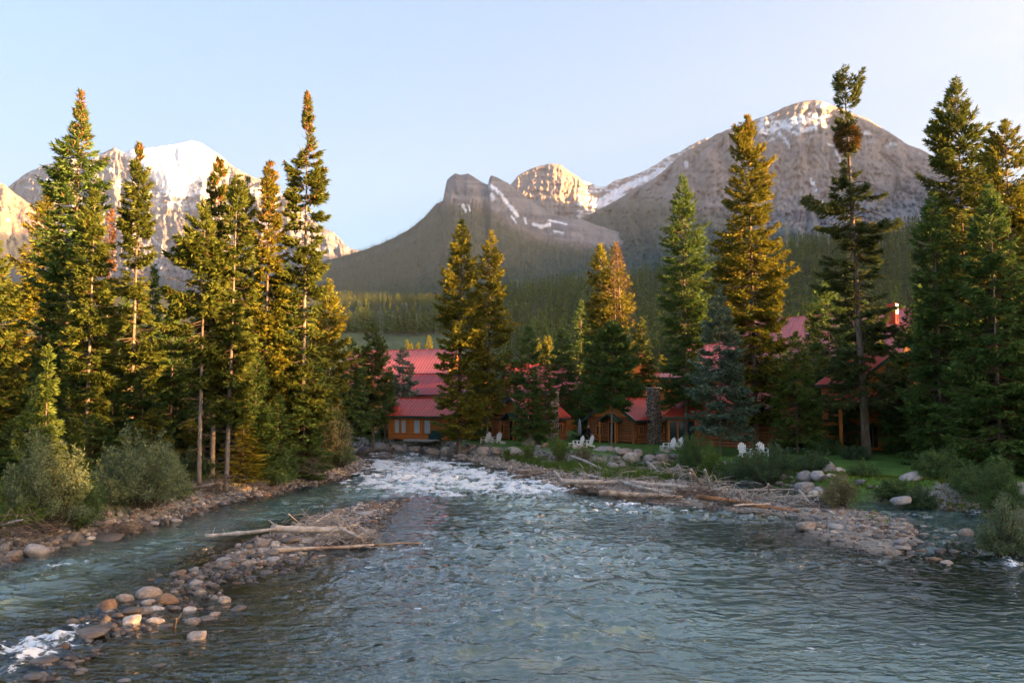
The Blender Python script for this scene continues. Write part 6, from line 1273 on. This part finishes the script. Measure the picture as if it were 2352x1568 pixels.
me = MB().box((0, 0, 0), (.41, 2.0, .05)).box((.18, 0, .05), (.04, 2.0, .06)).mesh("roof_panel", M["roof"])
for i in range(18): link("roof_panel", me, rf, (-3.65 + i * .43, -.05, 4.6), (math.radians(22), 0, 0))
for x in (-3.6, 3.6): link("post", MB().box((x, -.8, 2.1), (.22, .22, 4.3)).mesh("post", M["orange"]), sk_)
link("eave_board", MB().box((0, -1.0, 4.15), (7.6, .08, .24)).mesh("eave_board", M["green"]), sk_)
fold_in(sk_, two_storey_cabin)

# ------------------------------------------------------------------ white garden chairs
def chair_parts():
    D = {}
    seat = MB()
    for i in range(5): seat.box((0, -.28 + i * .12, .36 - i * .022), (.52, .105, .022))
    D["seat"] = seat
    back = MB()
    for i in range(5):
        h = (.62, .74, .80, .74, .62)[i]; x = (-.2, -.1, 0, .1, .2)[i]; a = Vector((x, .25, .24)); b = a + Vector((x * .25, .30 * h, .95 * h)); back.bar(a, b, .09, .022, up=(0, 1, 0))
    back.bar((-.25, .30, .42), (.25, .30, .42), .06, .03).bar((-.27, .41, .72), (.27, .41, .72), .05, .03)
    D["backrest"] = back
    return D
CP = {k: v.mesh(k, M["white"]) for k, v in chair_parts().items()}
CP["armrest"] = MB().box((0, -.02, 0), (.12, .72, .025)).mesh("armrest", M["white"])
CP["front_leg"] = MB().box((0, 0, .27), (.05, .10, .54)).mesh("leg", M["white"])
CP["rear_leg"] = MB().bar((0, -.36, .34), (0, .52, .03), .04, .12).mesh("leg", M["white"])
def chair(xq, Y, a, label):
    p = P(xq, 909, Y); t = empty("garden_chair", (p[0], Y, ground_z(p[0], Y) + .01), math.radians(a)); t.scale = (1.12, 1.12, 1.12)
    link("seat", CP["seat"], t); link("backrest", CP["backrest"], t)
    for s in (-1, 1): link("armrest", CP["armrest"], t, (s * .34, 0, .56)); link("leg", CP["front_leg"], t, (s * .30, -.32, 0)); link("leg", CP["rear_leg"], t, (s * .25, 0, 0))
    tag(t, label, "chair", "white garden chairs on the lawn"); return t
TBT = MB().box((0, 0, .44), (.5, .5, .03)).mesh("table_top", M["white"]); TBL = MB().box((0, 0, .21), (.05, .05, .42)).mesh("leg", M["white"])
def side_table(xq, Y, label):
    p = P(xq, 909, Y); t = empty("side_table", (p[0], Y, ground_z(p[0], Y) + .01), .2); link("table_top", TBT, t)
    for x in (-.2, .2):
        for y in (-.2, .2): link("leg", TBL, t, (x, y, 0))
    tag(t, label, "side table", "small white tables between the chairs")
chair(1116, 81.5, -42, "white slatted garden chair under the twin spruces, left of its pair"); chair(1141, 81.5, -36, "white slatted garden chair under the twin spruces, right of its pair"); side_table(1129, 81.5, "small white table between the chairs under the twin spruces")
chair(1328, 75.5, -62, "white garden chair in front of the person, left of its pair"); chair(1350, 75.5, -62, "white garden chair in front of the person, right of its pair"); side_table(1312, 75.2, "small white table at the feet of the chairs before the person")
chair(1536, 69.5, -62, "white garden chair behind the brown boulder, left of its pair"); chair(1553, 69.8, -62, "white garden chair behind the brown boulder, right of its pair"); side_table(1522, 69.2, "small white table by the chairs behind the brown boulder")
chair(1707, 62.5, 180 - 172, "white garden chair facing the river, frontmost and whole in view"); chair(1748, 62.5, 2, "white garden chair half behind the broad dark bush"); side_table(1728, 62.4, "small white table right of the frontmost white chair")
chair(1792, 69.0, 20, "white garden chair almost hidden by the bright green spruce"); chair(1838, 71.0, 40, "white garden chair farthest right, mostly hidden by leaves")

# ------------------------------------------------------------------ the person by the cabin and the folded parasol
def person(xq, Y, rz, label):
    p = P(xq, 909, Y); z0 = ground_z(p[0], Y); t = empty("person", (p[0], Y, z0), rz)
    J = [(0, 0, .95), (0, 0, 1.15), (0, .01, 1.38), (0, .0, 1.5), (0, -.01, 1.58),           # pelvis, waist, chest, neck, head base
         (.1, 0, .92), (.11, -.02, .5), (.12, .02, .09), (.12, -.13, .04), (-.1, 0, .92), (-.12, .05, .5), (-.13, .1, .09), (-.13, -.05, .04),
         (.19, 0, 1.40), (.25, -.02, 1.13), (.2, -.2, .98), (-.19, 0, 1.40), (-.25, .02, 1.13), (-.24, -.06, .88)]
    E = [(0, 1), (1, 2), (2, 3), (3, 4), (0, 5), (5, 6), (6, 7), (7, 8), (0, 9), (9, 10), (10, 11), (11, 12), (2, 13), (13, 14), (14, 15), (2, 16), (16, 17), (17, 18)]
    R_ = [.15, .13, .16, .06, .06, .1, .065, .045, .035, .1, .065, .045, .035, .065, .045, .035, .065, .045, .035]
    me = bpy.data.meshes.new("body"); me.from_pydata(J, E, []); me.materials.append(M["cloth_dk"])
    o = link("body", me, t); sm = o.modifiers.new("skin", 'SKIN'); sk = me.skin_vertices[0].data
    for i, r in enumerate(R_): sk[i].radius = (r, r * .8, ) if i in (0, 1, 2) else (r, r)
    sk[0].use_root = True; o.modifiers.new("sub", 'SUBSURF').levels = 2; o.modifiers["sub"].render_levels = 2
    bm = bmesh.new(); bmesh.ops.create_uvsphere(bm, u_segments=16, v_segments=12, radius=1)
    for v in bm.verts:
        v.co.x *= .078; v.co.y *= .098; v.co.z *= .12
        if v.co.y < -.05: v.co.x *= .9
        if abs(v.co.x) < .02 and v.co.y < -.07 and abs(v.co.z + .01) < .03: v.co.y -= .02
    hm_ = bpy.data.meshes.new("head"); bm.to_mesh(hm_); bm.free(); hm_.materials.append(M["skin"]); link("head", hm_, t, (0, -.02, 1.66))
    bm = bmesh.new(); bmesh.ops.create_uvsphere(bm, u_segments=16, v_segments=12, radius=1); bmesh.ops.delete(bm, geom=[v for v in bm.verts if v.co.z < -.1 and v.co.y < .2], context='VERTS')
    for v in bm.verts: v.co.x *= .09; v.co.y *= .108; v.co.z *= .128
    hh = bpy.data.meshes.new("hair"); bm.to_mesh(hh); bm.free(); hh.materials.append(M["hair"]); link("hair", hh, t, (0, -.005, 1.675))
    for s, q in ((1, (.2, -.2, .98)), (-1, (-.24, -.06, .88))):
        mb = MB().tube([q, (q[0], q[1] - .04, q[2] - .09)], [.032, .035], 6)
        for f in range(4): mb.tube([(q[0] - .025 + f * .017, q[1] - .04, q[2] - .09), (q[0] - .025 + f * .017, q[1] - .06, q[2] - .165 + abs(f - 1.5) * .01)], [.009, .007], 5)
        mb.tube([(q[0] - s * .03, q[1] - .03, q[2] - .05), (q[0] - s * .055, q[1] - .06, q[2] - .11)], [.01, .008], 5)
        mb.build("hand", M["skin"], t, smooth=True)
    tag(t, label, "person")
person(1351, 80.2, .6, "person in dark clothes with pale hair standing beside the stone chimney cabin")
pa = empty("folded_parasol", (at_px(1331, 909, 82.5)[0], 82.5, GZ)); link("pole", MB().tube([(0, 0, 0), (0, 0, 2.5)], [.03, .02], 8).mesh("pole", M["dark"]), pa)
link("canopy", MB().tube([(0, 0, .75), (0, 0, 1.1), (0, 0, 1.9), (0, 0, 2.45)], [.14, .22, .17, .05], 8).mesh("canopy", M["grey_cloth"], True), pa); link("base", MB().box((0, 0, .05), (.5, .5, .1)).mesh("base", M["dark"]), pa)
tag(pa, "folded grey parasol standing left of the person", "parasol")
